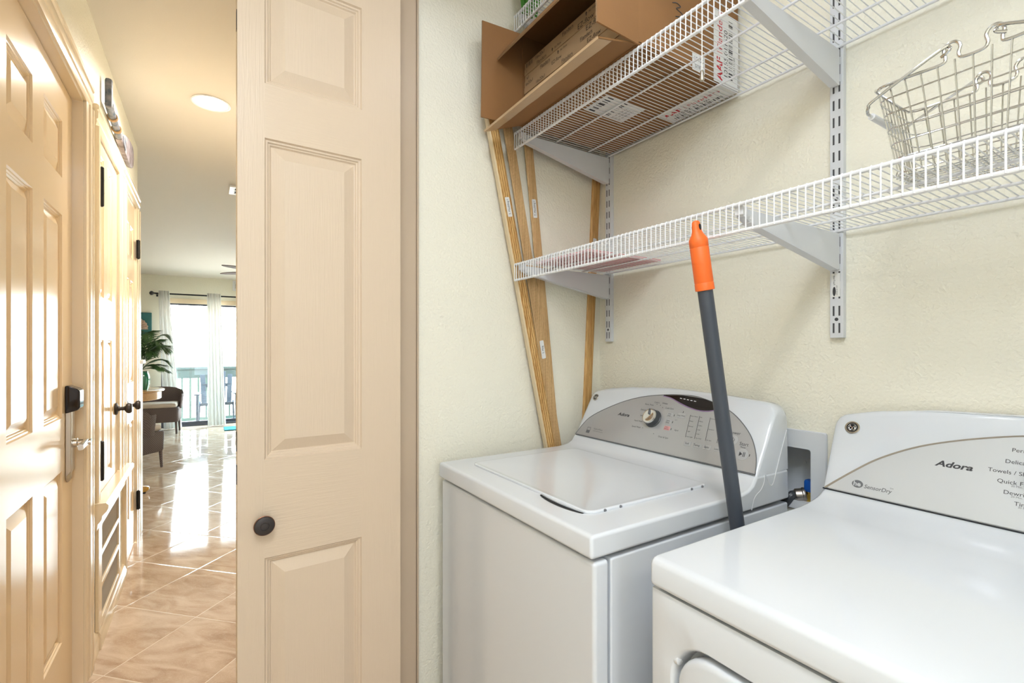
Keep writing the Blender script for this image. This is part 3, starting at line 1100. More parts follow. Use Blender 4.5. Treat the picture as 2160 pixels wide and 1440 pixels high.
def emblem(parent, fm, yc, sc, r):
    """round chrome badge with a curly script monogram on black"""
    m_ = MB()
    rot = [2 * math.pi * k / 36 for k in range(36)]
    m_.loft([[fm(yc + q * r * math.cos(t), sc + q * r * math.sin(t), o_) for t in rot] for q, o_ in ((1, .0004), (1, .0022), (.93, .0030), (.80, .0030), (.76, .0022))])
    e_ = tag(m_.build('emblem', M['nickel'], parent), 'round metal emblem')
    m_ = MB()
    m_.loft([[fm(yc + q * r * math.cos(t), sc + q * r * math.sin(t), o_) for t in rot] for q, o_ in ((.78, .0018), (.78, .0023))])
    m_.build('emblem_field', M['dark'], e_)
    m_ = MB()

    def stroke(pts, wdt):
        m_.tube([fm(yc - a * r, sc + b * r, .0026) for a, b in pts], wdt * r, 5)
    stroke([(.55 * math.cos(t) * .98, .0 + .60 * math.sin(t)) for t in rot] + [(.539, 0)], .035)
    for s_ in (-1, 1):
        cx_ = .19 * s_
        stroke([(cx_ + .17 * s_ + .11 * math.cos(t) * s_, .22 + .13 * math.sin(t)) for t in [math.radians(a) for a in range(-40, 260, 20)]], .05)
        stroke([(cx_ + .20 * math.cos(t) * s_, -.12 + .22 * math.sin(t)) for t in [math.radians(a) for a in range(-190, 130, 20)]], .055)
    stroke([(-.30, .30), (-.12, .12), (.02, -.05), (.12, -.28)], .05)
    stroke([(.30, .30), (.14, .10), (-.02, -.05)], .05)
    m_.build('emblem_script', M['chrome'], e_)
    return e_


emblem(w_con, wf, 1.297, .148, .0125)

mb = MB()      # moulded side cheek lines
sy = WY0 + .0004
mb.tube(smooth_pts([(1.2375, sy, 1.043), (1.218, sy, 1.003), (1.198, sy, .962), (1.182, sy, .928), (1.176, sy, .9175), (1.169, sy, .914), (1.162, sy, .917), (1.151, sy, .931), (1.143, sy, .944)], 5), .0012, 6)
mb.tube(smooth_pts([(1.139, sy, .942), (1.136, sy, .926), (1.124, sy, .911), (1.108, sy, .903), (1.097, sy, .896), (1.090, sy, .884), (1.085, sy, .868)], 5), .0012, 6)
tag(mb.build('side_trim', M['white_plastic'], washer), 'raised curved seam on the side of the washer console')

# dryer -------------------------------------------------------------
DY0, DY1 = -.135, .545
dryer = thing('clothes_dryer', (.93, .205, 0), 'white clothes dryer in the foreground with pale silver console', 'clothes dryer')
mb = MB()
hole = rrect(-.115, .507, .24, .803, .065, 8)
nh = len(hole)
FXD = .617


def ring_rect(r0, r1, s0, s1):
    """rectangle outline with one point per point of the rounded hole"""
    out = []
    for q, (ca, cb) in enumerate(((r1, s1), (r0, s1), (r0, s0), (r1, s0))):
        seg_ = hole[q * 9:(q + 1) * 9]
        first, last = seg_[0], seg_[-1]
        for k in range(9):
            t = min(1, k / 4) if k <= 4 else 0
            u = max(0, (k - 4) / 4)
            if q % 2 == 0:
                out.append((ca, first[1] + (cb - first[1]) * t) if k <= 4 else (ca + (last[0] - ca) * u, cb))
            else:
                out.append((first[0] + (ca - first[0]) * t, cb) if k <= 4 else (ca, cb + (last[1] - cb) * u))
    return out


outer = ring_rect(DY0 + .006, DY1 - .006, .03, .852)
outer2 = ring_rect(DY0, DY1, .024, .858)
mid = lambda q, dx: [(FXD + dx, .196 + (a - .196) * q, .5215 + (b - .5215) * q) for a, b in hole]
mb.loft([[(1.245, a, b) for a, b in outer2], [(FXD + .006, a, b) for a, b in outer2], [(FXD + .0018, a * .997 + .0006, b) for a, b in [(q[0], q[1]) for q in outer2]], [(FXD, a, b) for a, b in outer],
         mid(1.0, 0), mid(.994, .0012), mid(.985, .006), mid(.978, .014), mid(.97, .030)])
mb.build('cabinet', M['white_enamel'], dryer, angle=30)
mb = MB()
for a in (-.08, .46):
    for b in (.68, 1.18):
        MB().lathe([(.02, 0), (.02, .026)], (b, a, 0), (0, 0, 1), 14).build('foot', M['rubber'], dryer)
mb = MB()
door = rrect(-.102, .494, .255, .790, .060, 8)
dl = lambda q, x: [(x, .196 + (a - .196) * q, .5225 + (b - .5225) * q) for a, b in door]
mb.loft([dl(.985, .640), dl(1, .634), dl(1, .624), dl(.995, .619), dl(.985, .6165), dl(.965, .6155), dl(.5, .6150)])
dd = mb.build('door', M['white_enamel'], dryer, angle=50)
mb = MB()
mb.lathe([(0, -.004), (.008, -.002), (.0085, .006), (.005, .012), (0, .013)], (.626, .497, .762), (0, 1, 0), 14)
tag(mb.build('door_hinge', M['white_plastic'], dd), 'small white hinge pin at the door edge')
mb = MB()
poly = [(.611, .863), (.611, .900), (.6135, .906), (.618, .9095), (.626, .911), (1.07, .911), (1.10, .913), (1.125, .916), (1.145, .9195), (1.16, .9235), (1.172, .929), (1.18, .9335), (1.250, .9335), (1.251, .866)]
mb.prism(poly, 'xz', DY0, DY1)
mb.build('top_deck', M['white_enamel'], dryer, bevel=.009, seg=4)
DA = Vector((1.18, 0, .9345))
DD = Vector((.064, 0, .157)).normalized()
DN = Vector((-DD.z, 0, DD.x))


def df(y, s, off=.002):
    p = DA + DD * (s * .957) + DN * off
    return (p.x, y, p.z)


dtops = [(-.135, .184), (-.05, .204), (.05, .217), (.205, .2225), (.36, .217), (.46, .204), (.545, .184)]
mb = console(DY0, DY1, DA, DD, [(a, b * .957) for a, b in dtops], 1.270, .9335, rnd=.020)
d_con = mb.build('console', M['white_enamel'], dryer, angle=50)
half = [(.540, .002), (.491, .052), (.446, .092), (.384, .130), (.315, .157), (.241, .177)]
arc = half + [(.205, .179)] + [(.41 - a, b) for a, b in half[::-1]]
arcs = [(p.x, p.y) for p in smooth_pts([(a, b, 0) for a, b in arc], 6)]
mb = MB()
rib = [[df(a, b, .0034), df(a - (a - .205) * .007, b - .0026, .0022), df(a - (a - .205) * .007, b - .0026, .0005), df(a, b, .0005)] for a, b in arcs]
mb.loft(rib)
mb.build('panel_rim', M['steel'], d_con)
tag(d_con.children[-1], 'bright rim along the curved top of the panel')
mb = MB()
mb.tube([df(.543, -.001, .0012), df(-.133, -.001, .0012)], .0016, 6)
mb.build('console_seam', M['dark'], d_con)
mb = MB()
mb.loft([[df(a, b, .0002) for a, b in arcs], [df(a, b, .0016) for a, b in arcs]])
F2 = lambda a, b: df(-a, b, .0019)
mb.use(1)
mb.text('Adora', .0165, F2, -.354, .095, shear=.28, bold=.03, sx_=1.28)
for s, y, z in (('Perm Press', .251, .147), ('Delicates', .258, .124), ('Towels / Sheets', .279, .1035), ('Quick Fluff', .2655, .085), ('Dewrinkle', .256, .0655), ('Timed', .241, .0475)):
    mb.text(s, .0105, F2, -y, z - .003)
mb.use(2)
mb.text('SensorDry', .0120, F2, -.4655, .0185, shear=.2, bold=.01, sx_=.93)
mb.text('TM', .0045, F2, -.4205, .0275)
mb.text('20 Min.', .005, F2, -.247, .0775)
mb.text('20 Min.', .005, F2, -.246, .058)
mb.text('30 Min.', .005, F2, -.236, .0405)
ecx, ecy = -.478, .0245
mb.flat([F2(ecx + .0105 * math.cos(t), ecy + .0085 * math.sin(t)) for t in [k * math.pi / 14 for k in range(28)]])
mb.use(0)
mb.text('he', .0145, lambda a, b: df(-a, b, .0022), ecx - .0078, ecy - .0045, bold=.03)
d_pan = mb.build('control_panel', [M['pearl_dry'], M['ink'], M['inkgrey']], d_con)
emblem(d_con, df, .507, .153, .0148)
KD = Vector(df(.198, .100, .0015))
mb = MB()
mb.lathe([(.033, 0), (.033, .004), (.030, .006), (.029, .024), (.027, .027), (0, .027)], KD, DN, 36)
kd = tag(mb.build('cycle_knob', M['darkplastic'], d_con), 'dark grey dryer knob with chrome cap')
mb = MB()
mb.lathe([(.0275, .0268), (.028, .030), (.026, .033), (.016, .0325), (0, .031)], KD, DN, 36)
mb.build('knob_cap', M['chrome'], kd)

# ------------------------------------------------------------------ washer outlet box in the wall
ob = thing('washer_outlet_box', (XB, .69, .857), 'recessed grey washer outlet box in the wall between washer and dryer', 'outlet box')
mb = MB()
o1, i1 = rrect(.579, .801, .838, 1.042, .006, 3), rrect(.615, .765, .860, .9955, .006, 3)
L4 = lambda l, x: [(x, a, b) for a, b in l]
mb.loft([L4(o1, XB + .0), L4(o1, XB - .005), L4([(a * .985 + .69 * .015, b * .985 + .94 * .015) for a, b in o1], XB - .007), L4(i1, XB - .007), L4(i1, XB + .002), L4([(a, b) for a, b in i1], XB + .075)], caps=False)
mb.add(L4(i1, XB + .075), [list(range(len(i1)))])
mb.lathe([(.004, 0), (.003, .003), (0, .003)], (XB + .075, .668, .945), (-1, 0, 0), 12)
mb.build('box_shell', M['greyplastic'], ob)
mb = MB()
mb.lathe([(.009, 0), (.009, .05), (.006, .052)], (XB + .022, .632, .845), (0, 0, 1), 16)
mb.lathe([(.0125, 0), (.0125, .022)], (XB + .022, .632, .856), (0, 0, 1), 8)
valve = tag(mb.build('water_valve', M['brass'], ob), 'brass water valve')
mb = MB()
mb.loft([[(XB + .022 + a, .629 + b, z) for a, b in rrect(-.012 * q, .012 * q, -.0115 * q, .0115 * q, .004, 3)] for z, q in ((.884, .85), (.889, 1), (.909, 1), (.913, .9))])
tag(mb.build('valve_handle', M['blue'], valve), 'blue valve handle')
mb = MB()
hp = Vector((XB + .004, .652, .874))
mb.lathe([(.0175, 0), (.0185, .003), (.0185, .006), (.0165, .008), (.0165, .022), (.0125, .026), (.0115, .034)], hp + Vector((.016, -.012, 0)), (-.55, .8, -.18), 20)
tag(mb.build('hose_coupling', M['steel'], ob), 'ridged steel hose coupling')
mb = MB()
mb.tube(smooth_pts([hp + Vector((.004, .008, -.003)), (XB - .008, .668, .862), (XB - .016, .700, .80), (XB - .018, .735, .66), (XB - .018, .75, .4)], 6), .011, 10)
tag(mb.build('supply_hose', M['darkplastic'], ob), 'black supply hose')


# ------------------------------------------------------------------ shelf standards, brackets, wire shelves
def standard(y, label):
    t = thing('shelf_standard', (XB, y, 1.275), label, 'shelf standard', 'slotted shelf standards on the laundry wall')
    h_ = .0145
    m_ = MB()
    xf = XB - .015
    m_.prism([(xf, y - h_), (XB, y - h_), (XB, y - h_ + .002), (xf + .002, y - h_ + .002), (xf + .002, y + h_ - .002), (XB, y + h_ - .002), (XB, y + h_), (xf, y + h_)], 'xy', 1.2745, 2.44)
    m_.build('channel', M['steel_white'], t, bevel=.0012)
    m_ = MB()
    z = 1.286
    k = 0
    while z < 2.41:
        for s in (-1, 1):
            yy = y + s * .0062
            m_.box(xf - .0002, xf + .0006, yy - .0019, yy + .0019, z, z + .0235)  # dark plate standing for the shade inside an open slot
        if k % 7 == 0:
            m_.lathe([(.0042, 0), (.0042, .0008)], (xf - .0002, y, z + .0325), (1, 0, 0), 12)
        z += .0408
        k += 1
    tag(m_.build('slots', M['slot'], t, smooth=False), 'two rows of slots, their shade painted as dark plates')
    return t


ST1, ST2 = 1.3245, .553
standard(ST1, 'white slotted shelf standard in the corner beside the leaning wood strips')
s2 = standard(ST2, 'white slotted shelf standard on the wall above the gap between washer and dryer')
mb = MB()
xs_ = XB - .0158
mb.use(0).box(xs_, xs_ + .0005, ST2 - .008, ST2 + .011, 1.372, 1.428)
mb.use(1)
mb.flat([(xs_ - .0003, ST2 + .0045 + .0035 * math.cos(t), 1.385 + .011 * math.sin(t)) for t in [k * math.pi / 10 for k in range(20)]])
mb.text('FastTrack', .0058, lambda a, b: (xs_ - .0003, ST2 + .0065 - b, 1.400 + a))
mb.text('MADE IN USA', .0038, lambda a, b: (xs_ - .0003, ST2 + .000 - b, 1.376 + a))
tag(mb.build('sticker', [M['paper'], M['ink']], s2, smooth=False), 'small white printed sticker')

SHELF = {'up': 1.962, 'low': 1.527, 'top': 2.350}
XF = .866


def bracket(y, z, zb, label):
    t = thing('shelf_bracket', (XB - .015, y, zb), label, 'shelf bracket', 'tapered steel shelf brackets')
    m_ = MB()
    x1 = XB - .0162
    zt = z - .006
    m_.prism([(x1, zb), (x1, zt), (XF + .012, zt), (XF + .010, zt - .016), (XF + .03, zt - .024), (x1 - .012, zb)], 'xz', y - .008, y + .008)
    m_.build('arm', M['steel_white'], t, bevel=.0016)
    m_ = MB()
    m_.prism([(XF + .03, zt - .0245), (x1 - .012, zb - .0005), (x1 - .012, zb - .002), (XF + .03, zt - .026)], 'xz', y - .0095, y + .0095)
    m_.build('bottom_flange', M['steel_white'], t)
    m_ = MB()
    m_.box(XF + .0055, XF + .022, y - .0085, y + .0085, zt - .013, zt + .004)
    m_.box(XF + .030, XF + .040, y - .0088, y + .0088, zt - .020, zt - .013)
    tag(m_.build('end_clip', M['wire'], t, bevel=.001), 'pale plastic clip at the bracket tip')
    return t


bracket(ST1, SHELF['up'], 1.862, 'corner bracket carrying the upper wire shelf under the open carton')
bracket(ST1, SHELF['low'], 1.434, 'corner bracket carrying the lower wire shelf near the leaning wood strips')
bracket(ST2, SHELF['up'], 1.871, 'bracket of the upper wire shelf on the wall standard right of the carton')
bracket(ST2, SHELF['low'], 1.436, 'bracket of the lower wire shelf just right of the orange handle grip')
bracket(ST1, SHELF['top'], 2.255, 'corner bracket carrying the topmost wire shelf')


def wire_shelf(z, y0, y1, label, mids):
    t = thing('wire_shelf', (1.07, (y0 + y1) / 2, z), label, 'wire shelf', 'white wire shelves on the laundry wall')
    rw = .0014
    m_ = MB()
    n_w = int((y1 - y0) / .0135)
    for k in range(n_w + 1):
        y = y1 - k * .0135
        m_.tube([(1.266, y, z + .0035), (XF + .004, y, z + .0038), (XF - .0015, y, z + .0034), (XF - .0045, y, z + .0005), (XF - .0048, y, z - .004), (XF - .0048, y, z - .054)], [.0011, .0011, .0013, .0014, .0014, .0014], 6)
    m_.build('cross_wires', M['wire'], t)
    for nm, x, zz, r in [('front_rail', XF, z, .0038), ('lip_rail', XF - .001, z - .052, .0038), ('back_rail', 1.262, z, .0030)] + [('support_rail', xm, z, .0028) for xm in mids]:
        MB().tube([(x, y0 - .002, zz), (x, (y0 + y1) / 2, zz), (x, y1 + .002, zz)], r, 10).build(nm, M['wire'], t)
    return t


wire_shelf(SHELF['up'], -.30, 1.342, 'upper white wire shelf with the open cardboard carton on it', (1.022, 1.170))
wire_shelf(SHELF['low'], -.30, 1.342, 'lower white wire shelf with the chrome wire basket on it', (1.012, 1.152))
wire_shelf(SHELF['top'], -.30, 1.342, 'topmost white wire shelf, its front corner just showing above the carton', (1.022, 1.170))

# ------------------------------------------------------------------ cardboard carton and air filters
BX0, BX1, BY0, BY1, BZ0, BZ1 = .862, 1.258, .800, 1.302, 1.9682, 2.266
T = .004
cb = thing('cardboard_box', ((BX0 + BX1) / 2, (BY0 + BY1) / 2, BZ0), 'open brown cardboard carton with flaps spread on the upper shelf', 'cardboard box')
mb = MB()
mb.box(BX0, BX1, BY0, BY1, BZ0, BZ0 + T).box(BX0, BX1, BY0, BY1, BZ1 - T, BZ1).box(BX1 - T, BX1, BY0, BY1, BZ0 + T, BZ1 - T)
mb.box(BX0, BX1 - T, BY0, BY0 + T, BZ0 + T, BZ1 - T).box(BX0, BX1 - T, BY1 - T, BY1, BZ0 + T, BZ1 - T)
mb.build('carton_body', M['card'], cb, bevel=.0012)


def flap(name, h0, h1, tip0, tip1, label=None, steps=4, bow=0.0):
    """hinged flap: h0-h1 the crease, tip0-tip1 the free edge"""
    h0, h1, tip0, tip1 = map(Vector, (h0, h1, tip0, tip1))
    nrm = (h1 - h0).cross(tip0 - h0).normalized()
    m_ = MB()
    rings_ = []
    for k in range(steps + 1):
        t = k / steps
        a, b = h0.lerp(tip0, t), h1.lerp(tip1, t)
        off = nrm * bow * math.sin(math.pi * t)
        rings_.append([a + off - nrm * T / 2, b + off - nrm * T / 2, b + off + nrm * T / 2, a + off + nrm * T / 2])
    m_.use(0).loft(rings_, caps=False)
    m_.use(1)
    m_.add(rings_[-1], [(0, 1, 2, 3)])
    o = m_.build(name, [M['card'], M['card_edge']], cb)
    if label:
        tag(o, label)
    return o


flap('left_flap', (BX0, BY1 - .002, BZ0), (BX0, BY1 - .002, BZ1), (.716, BY1 + .006, BZ0 - .004), (.720, BY1 + .006, BZ1 - .002))
flap('right_flap', (BX0, BY0 + .002, BZ0), (BX0, BY0 + .002, BZ1), (.718, BY0 - .012, BZ0 - .006), (.716, BY0 - .012, BZ1 - .004))
flap('top_flap', (BX0, BY0 + .004, BZ1 - .002), (BX0, BY1 - .004, BZ1 - .002), (.770, BY0 + .010, 2.150), (.766, BY1 - .010, 2.150), bow=.004)
bf = flap('bottom_flap', (BX0 - .002, BY0 + .004, BZ0 + .0035), (BX0 - .002, BY1 - .004, BZ0 + .0035), (.738, BY0 + .004, 1.944), (.726, BY1 + .002, 1.922))
mb = MB()      # strip of packing tape folded over the flap edge, both faces
rings = []
for k in range(13):
    t = k / 12
    tip = Vector((.738, BY0 + .004, 1.944)).lerp(Vector((.726, BY1 + .002, 1.922)), t)
    hg = Vector((BX0, BY0 + .004, BZ0 + .002)).lerp(Vector((BX0, BY1 - .004, BZ0 + .002)), t)
    d_ = (hg - tip).normalized()
    n_ = Vector((d_.z, 0, -d_.x)).normalized()
    wv = .0014 * math.sin(k * 2.1)
    rings.append([tip + d_ * (.042 + wv) + n_ * .0030, tip - d_ * .0006 + n_ * .0030, tip - d_ * .0006 - n_ * .0030, tip + d_ * (.040 - wv) - n_ * .0030])
mb.loft(rings, caps=False, closed_ring=False)
tag(mb.build('packing_tape', M['tape'], bf), 'shiny clear packing tape along the flap edge')

# shipping labels and writing on the carton
RF = lambda x, z, o_=.0006: (x, BY0 - o_, z)          # right-hand face
BF = lambda x, y, o_=.0006: (x, y, BZ0 - o_)          # underside
mb = MB()
RX, BX = 1.147, 1.184
mb.use(0)
mb.flat([RF(RX, BZ0 - .0004), RF(BX1 + .0006, BZ0 - .0004), RF(BX1 + .0006, 2.165), RF(RX, 2.165)])
mb.flat([BF(BX, BY0 - .0006), BF(BX1 + .0006, BY0 - .0006), BF(BX1 + .0006, 1.018), BF(BX, 1.018)])
RT = lambda a, b: RF(RX + .040 - b, BZ0 + a, .0011)      # text climbing the face
BT = lambda a, b: BF(BX + .030 - b * .72, 1.018 - a, .0011)
mb.use(2)
for fm in (RT, BT):
    mb.text('AAF', .034, fm, .008, .003, bold=.03)
    mb.text('Flanders', .031, fm, .090, .003)
    mb.flat([fm(.082, .002), fm(.0835, .002), fm(.0835, .026), fm(.082, .026)])
mb.use(1)
for fm in (RT, BT):
    mb.text('10155.011620', .023, fm, .020, -.021)
    x_ = .020
    rnd_ = random.Random(5)
    while x_ < .18:
        wv = rnd_.choice((.0015, .0028, .0045))
        mb.flat([fm(x_, -.026), fm(x_ + wv, -.026), fm(x_ + wv, -.044), fm(x_, -.044)])
        x_ += wv + rnd_.choice((.0018, .003, .005))
    mb.text('10155.011620', .010, fm, .03, -.054)
lb = mb.build('shipping_label', [M['paper'], M['ink'], M['inkred']], cb, smooth=False)
tag(lb, 'white and red shipping label wrapped round the carton corner')
mb = MB()
q = [(.958, 1.006), (.958, 1.108), (1.116, 1.108), (1.116, 1.006)]
mb.use(0).flat([BF(a, b) for a, b in q])
mb.use(1)
for row, (xa, xb) in enumerate(((.970, .992), (1.030, 1.048))):
    y_ = 1.014
    rnd_ = random.Random(row + 11)
    while y_ < 1.092:
        wv = rnd_.choice((.003, .006, .011))
        mb.flat([BF(xa, y_, .0011), BF(xb, y_, .0011), BF(xb, y_ + wv, .0011), BF(xa, y_ + wv, .0011)])
        y_ += wv + rnd_.choice((.004, .008))
for k in range(3):
    mb.text('P/O 10155 QTY 12', .009, lambda a, b: BF(1.068 + k * .014 - b, 1.102 - a, .0011))
tag(mb.build('packing_label', [M['paper'], M['ink']], cb, smooth=False), 'white barcode label under the carton')
mb = MB()
mb.use(0).flat([RF(1.058, 1.970), RF(1.110, 1.970), RF(1.110, 2.014), RF(1.058, 2.014)])
mb.use(1)
mb.text('10155', .016, lambda a, b: RF(1.064 + a, 1.996 + b, .0011))
mb.text('5/18', .013, lambda a, b: RF(1.068 + a, 1.978 + b, .0011))
tag(mb.build('small_label', [M['paper'], M['inkgrey']], cb, smooth=False), 'small white label on the carton side')
mb = MB()
pts = smooth_pts([(.982, .8, 2.112), (.998, .8, 2.117), (1.012, .8, 2.112), (.996, .8, 2.103), (1.018, .8, 2.097), (1.012, .8, 2.088), (.994, .8, 2.082)], 5)
mb.tube([(p.x, BY0 - .0006, p.z) for p in pts], .0011, 5)
tag(mb.build('marker_number', M['ink'], cb), 'black marker number 3')

FH = .0192
z0 = BZ0 + T + .0003
side_txt = [('16x20x1', 1.215, .0125), ('Flanders', 1.100, .0130), ('Air Flow', 1.020, .0085), ('EZ-flow', .930, .0160)]
for k in range(10):
    za, zb = z0 + k * (FH + .0004), z0 + k * (FH + .0004) + FH
    jx = .868 + .004 * ((k * 37) % 5) / 5
    fy0, fy1 = BY0 + T + .004, BY1 - T - .004
    mb = MB()
    fr = [(jx, fy0, .018), (jx + .375, fy0, .018)]
    mb.use(0)
    mb.box(jx, jx + .018, fy0, fy1, za, zb).box(jx + .357, jx + .375, fy0, fy1, za, zb)
    mb.box(jx + .018, jx + .357, fy0, fy0 + .018, za, zb).box(jx + .018, jx + .357, fy1 - .018, fy1, za, zb)
    mb.use(2).box(jx + .018, jx + .357, fy0 + .018, fy1 - .018, za + .003, zb - .003)
    mb.use(1)
    fm = lambda a, b: (jx - .0005, -a, b)
    zc = (za + zb) / 2
    shift = (0.0, .165, .155, .05, .12, .02, .11, .04, .09, .01)[9 - k]
    if 9 - k == 0:
        layout = [('16x20x1', 1.235, .0145), ('Flanders', 1.100, .0150), ('Air Flow', .985, .009), ('EZ-flow', .900, .017)]
        rnd_ = random.Random(3)
        y_ = 1.285
        while y_ > 1.247:
            mb.flat([fm(-y_, za + .003), fm(-y_ + .0018, za + .003), fm(-y_ + .0018, zb - .003), fm(-y_, zb - .003)])
            y_ -= rnd_.choice((.003, .004, .006))
    elif 9 - k == 1:
        layout = [('1', 1.284, .0145), ('Flanders', 1.225, .0150), ('Air Flow', 1.135, .009), ('EZ-flow', 1.030, .021)]
    elif 9 - k == 2:
        layout = [('x1', 1.284, .0145), ('Flanders', 1.210, .0150), ('Air Flow', 1.110, .009), ('EZ-flow', .998, .021)]
    elif 9 - k == 3:
        layout = [('6x20x1', 1.288, .0145), ('EZ-flow', 1.150, .0150), ('Flanders', 1.02, .0150)]
    else:
        layout = [('16x20x1', 1.27 - .02 * (k % 3), .0145), ('Flanders', 1.13 - .03 * (k % 2), .0150), ('EZ-flow', .99, .0170)]
    for s, y, h in layout:
        mb.text(s, h, fm, -y, zc - h * .36)
        if s == 'Air Flow':
            c0 = -y - .010
            mb.flat([fm(c0 - .0035, zc - .0005), fm(c0 + .0035, zc - .0005), fm(c0, zc + .006)])
            mb.flat([fm(c0 - .0015, zc - .006), fm(c0 + .0015, zc - .006), fm(c0 + .0015, zc), fm(c0 - .0015, zc)])
        if s == 'Flanders':
            mb.flat([fm(-y, zc - .0075), fm(-y + .05, zc - .0075), fm(-y + .05, zc - .0068), fm(-y, zc - .0068)])
    names = ['topmost', 'second', 'third', 'fourth', 'fifth', 'sixth', 'seventh', 'eighth', 'ninth', 'tenth']
    o = mb.build('air_filter', [M['card_light'], M['inkbrown'], M['filter_mesh']], bevel=0, smooth=False)
    tag(o, '%s brown-edged air filter from the top of the stack inside the open carton' % names[9 - k], 'air filter', 'air filters stacked in the carton')

# green leaves standing on the topmost shelf
gl = thing('artificial_plant', (.90, 1.322, 2.3555), 'long bright green leaves standing on the topmost wire shelf', 'artificial plant')
for k, (dx, dy, h, w_, ax, ay) in enumerate(((0, 0, .19, .018, -.02, .02), (-.015, .004, .17, .016, -.04, -.02), (.012, -.006, .2, .018, .04, .01), (.02, .006, .16, .016, .02, -.04), (-.008, -.012, .18, .017, -.03, -.05), (.03, -.006, .17, .016, .05, -.03))):
    m_ = MB()
    rings = []
    for q in range(9):
        t = q / 8
        c = Vector((.90 + dx + ax * t * t, 1.322 + dy + ay * t * t, 2.3556 + h * t))
        ww = w_ * (.35 + 1.3 * t) * (1 - t ** 3) * .62 + .0006
        rings.append([c + Vector((-ww * .8, ww * .6, 0)), c + Vector((0, .003, 0)) * 1.0, c + Vector((ww * .8, -ww * .6, 0)), c + Vector((0, -.0016, 0))])
    m_.loft(rings)
    m_.build('leaf', M['leaf_bright'], gl)

# ------------------------------------------------------------------ wood strips leaning at the end wall


def wood_strip(x_at0, x_slope, ztop, yb, wid, thick, reeded, depth, material, label, sticker=None, stxt='T. Moulding'):
    t = thing('wood_strip', (x_at0, yb - thick / 2, 0), label, 'wood strip', 'wood moulding strips leaning on the end wall')
    A_, B_ = Vector((x_at0, yb, 0)), Vector((x_at0 + x_slope * ztop, yb, ztop))
    ax = (B_ - A_).normalized()
    wd = Vector((ax.z, 0, -ax.x))
    if reeded:
        prof = [(-wid / 2, 0), (-wid / 2, -thick * .8), (-wid / 2 + .003, -thick)]
        nr = reeded
        for k in range(nr):
            a0 = -wid / 2 + .003 + (wid - .006) * k / nr
            dw = (wid - .006) / nr
            for q_, dep in ((.36, 0), (.44, 1), (.56, 1), (.64, 0)):
                prof.append((a0 + dw * q_, -thick + depth * dep))
        prof += [(wid / 2, -thick * .8), (wid / 2, 0)]
    else:
        prof = [(-wid / 2, 0), (-wid / 2, -thick), (wid / 2, -thick), (wid / 2, 0)]
    m_ = MB()
    r0 = [A_ + wd * a + Vector((0, b, 0)) + Vector((0, 0, .0)) + ax * (0.0) for a, b in prof]
    r1 = [B_ + wd * a + Vector((0, b, 0)) for a, b in prof]
    lift = max(0, -min(p.z for p in r0))
    r0 = [Vector((p.x, p.y, p.z + lift + .0002)) for p in r0]
    m_.loft([r0, r1])
    if thick > .015:
        m_.m[0] = m_.m[1] = 1
    m_.build('strip', [material, M['pine_edge']], t, angle=20)
    if sticker:
        zc = sticker
        C_ = A_ + ax * (zc / ax.z)
        m_ = MB()
        fm = lambda a, b: tuple(C_ + ax * a + wd * b + Vector((0, -thick - .0006, 0)))
        m_.use(0).flat([fm(a, b) for a, b in rrect(-.032, .032, -.0085, .0085, .003, 3)])
        fm2 = lambda a, b: tuple(C_ + ax * a + wd * b + Vector((0, -thick - .0011, 0)))
        m_.use(1).text(stxt, .0105, lambda a, b: fm2(a, -b), 0, -.0035, 'CENTER', sx_=.9)
        tag(m_.build('sticker', [M['paper'], M['ink']], t, smooth=False), 'small white printed sticker')
    return t


wood_strip(1.214, -.2181, 2.05, 1.3652, .038, .0200, 4, .0055, M['pine'], 'front reeded pine strip leaning on the end wall, leftmost of the bunch', 1.715, 'S. Moulding I')
wood_strip(1.232, -.1914, 2.05, 1.3706, .0355, .005, 7, .0012, M['pine_pale'], 'finely ribbed pale pine strip second from left in the leaning bunch', 1.245, 'S. Mldg')
wood_strip(1.1565, -.1117, 2.05, 1.3761, .034, .005, 7, .0012, M['pine_pale'], 'finely ribbed pale pine strip third from left in the leaning bunch', 1.735, 'T. Moulding I')
wood_strip(1.1555, .0545, 1.93, 1.3856, .036, .009, 4, .0035, M['pine'], 'single reeded pine strip in the wall corner beside the shelf standard', 1.635, 'S. Mldg')

# red paper lying on the lower shelf
mb = MB()
mb.box(.935, 1.245, 1.060, 1.325, SHELF['low'] + .0054, SHELF['low'] + .012)
tag(mb.build('folder', M['redfolder'], bevel=.001), 'flat red folder lying on the left end of the lower wire shelf', 'folder')

# ------------------------------------------------------------------ broom handle with orange grip
P0, P1 = Vector((.8335, .622, 1.5075)), Vector((.943, .6015, .877))
ax = (P1 - P0).normalized()
PB = P0 + ax * ((P0.z - .012) / -ax.z)
t = thing('broom', (PB.x, PB.y, 0), 'grey broom handle with orange grip leaning between washer and dryer', 'broom')
mb = MB()
side = ax.cross(Vector((0, 1, 0))).normalized()
fw = ax.cross(side).normalized()


def gring(s, rx, ry):
    c = P0 + ax * s
    return [c + side * rx * math.cos(a) + fw * ry * math.sin(a) for a in [2 * math.pi * k / 24 for k in range(24)]]


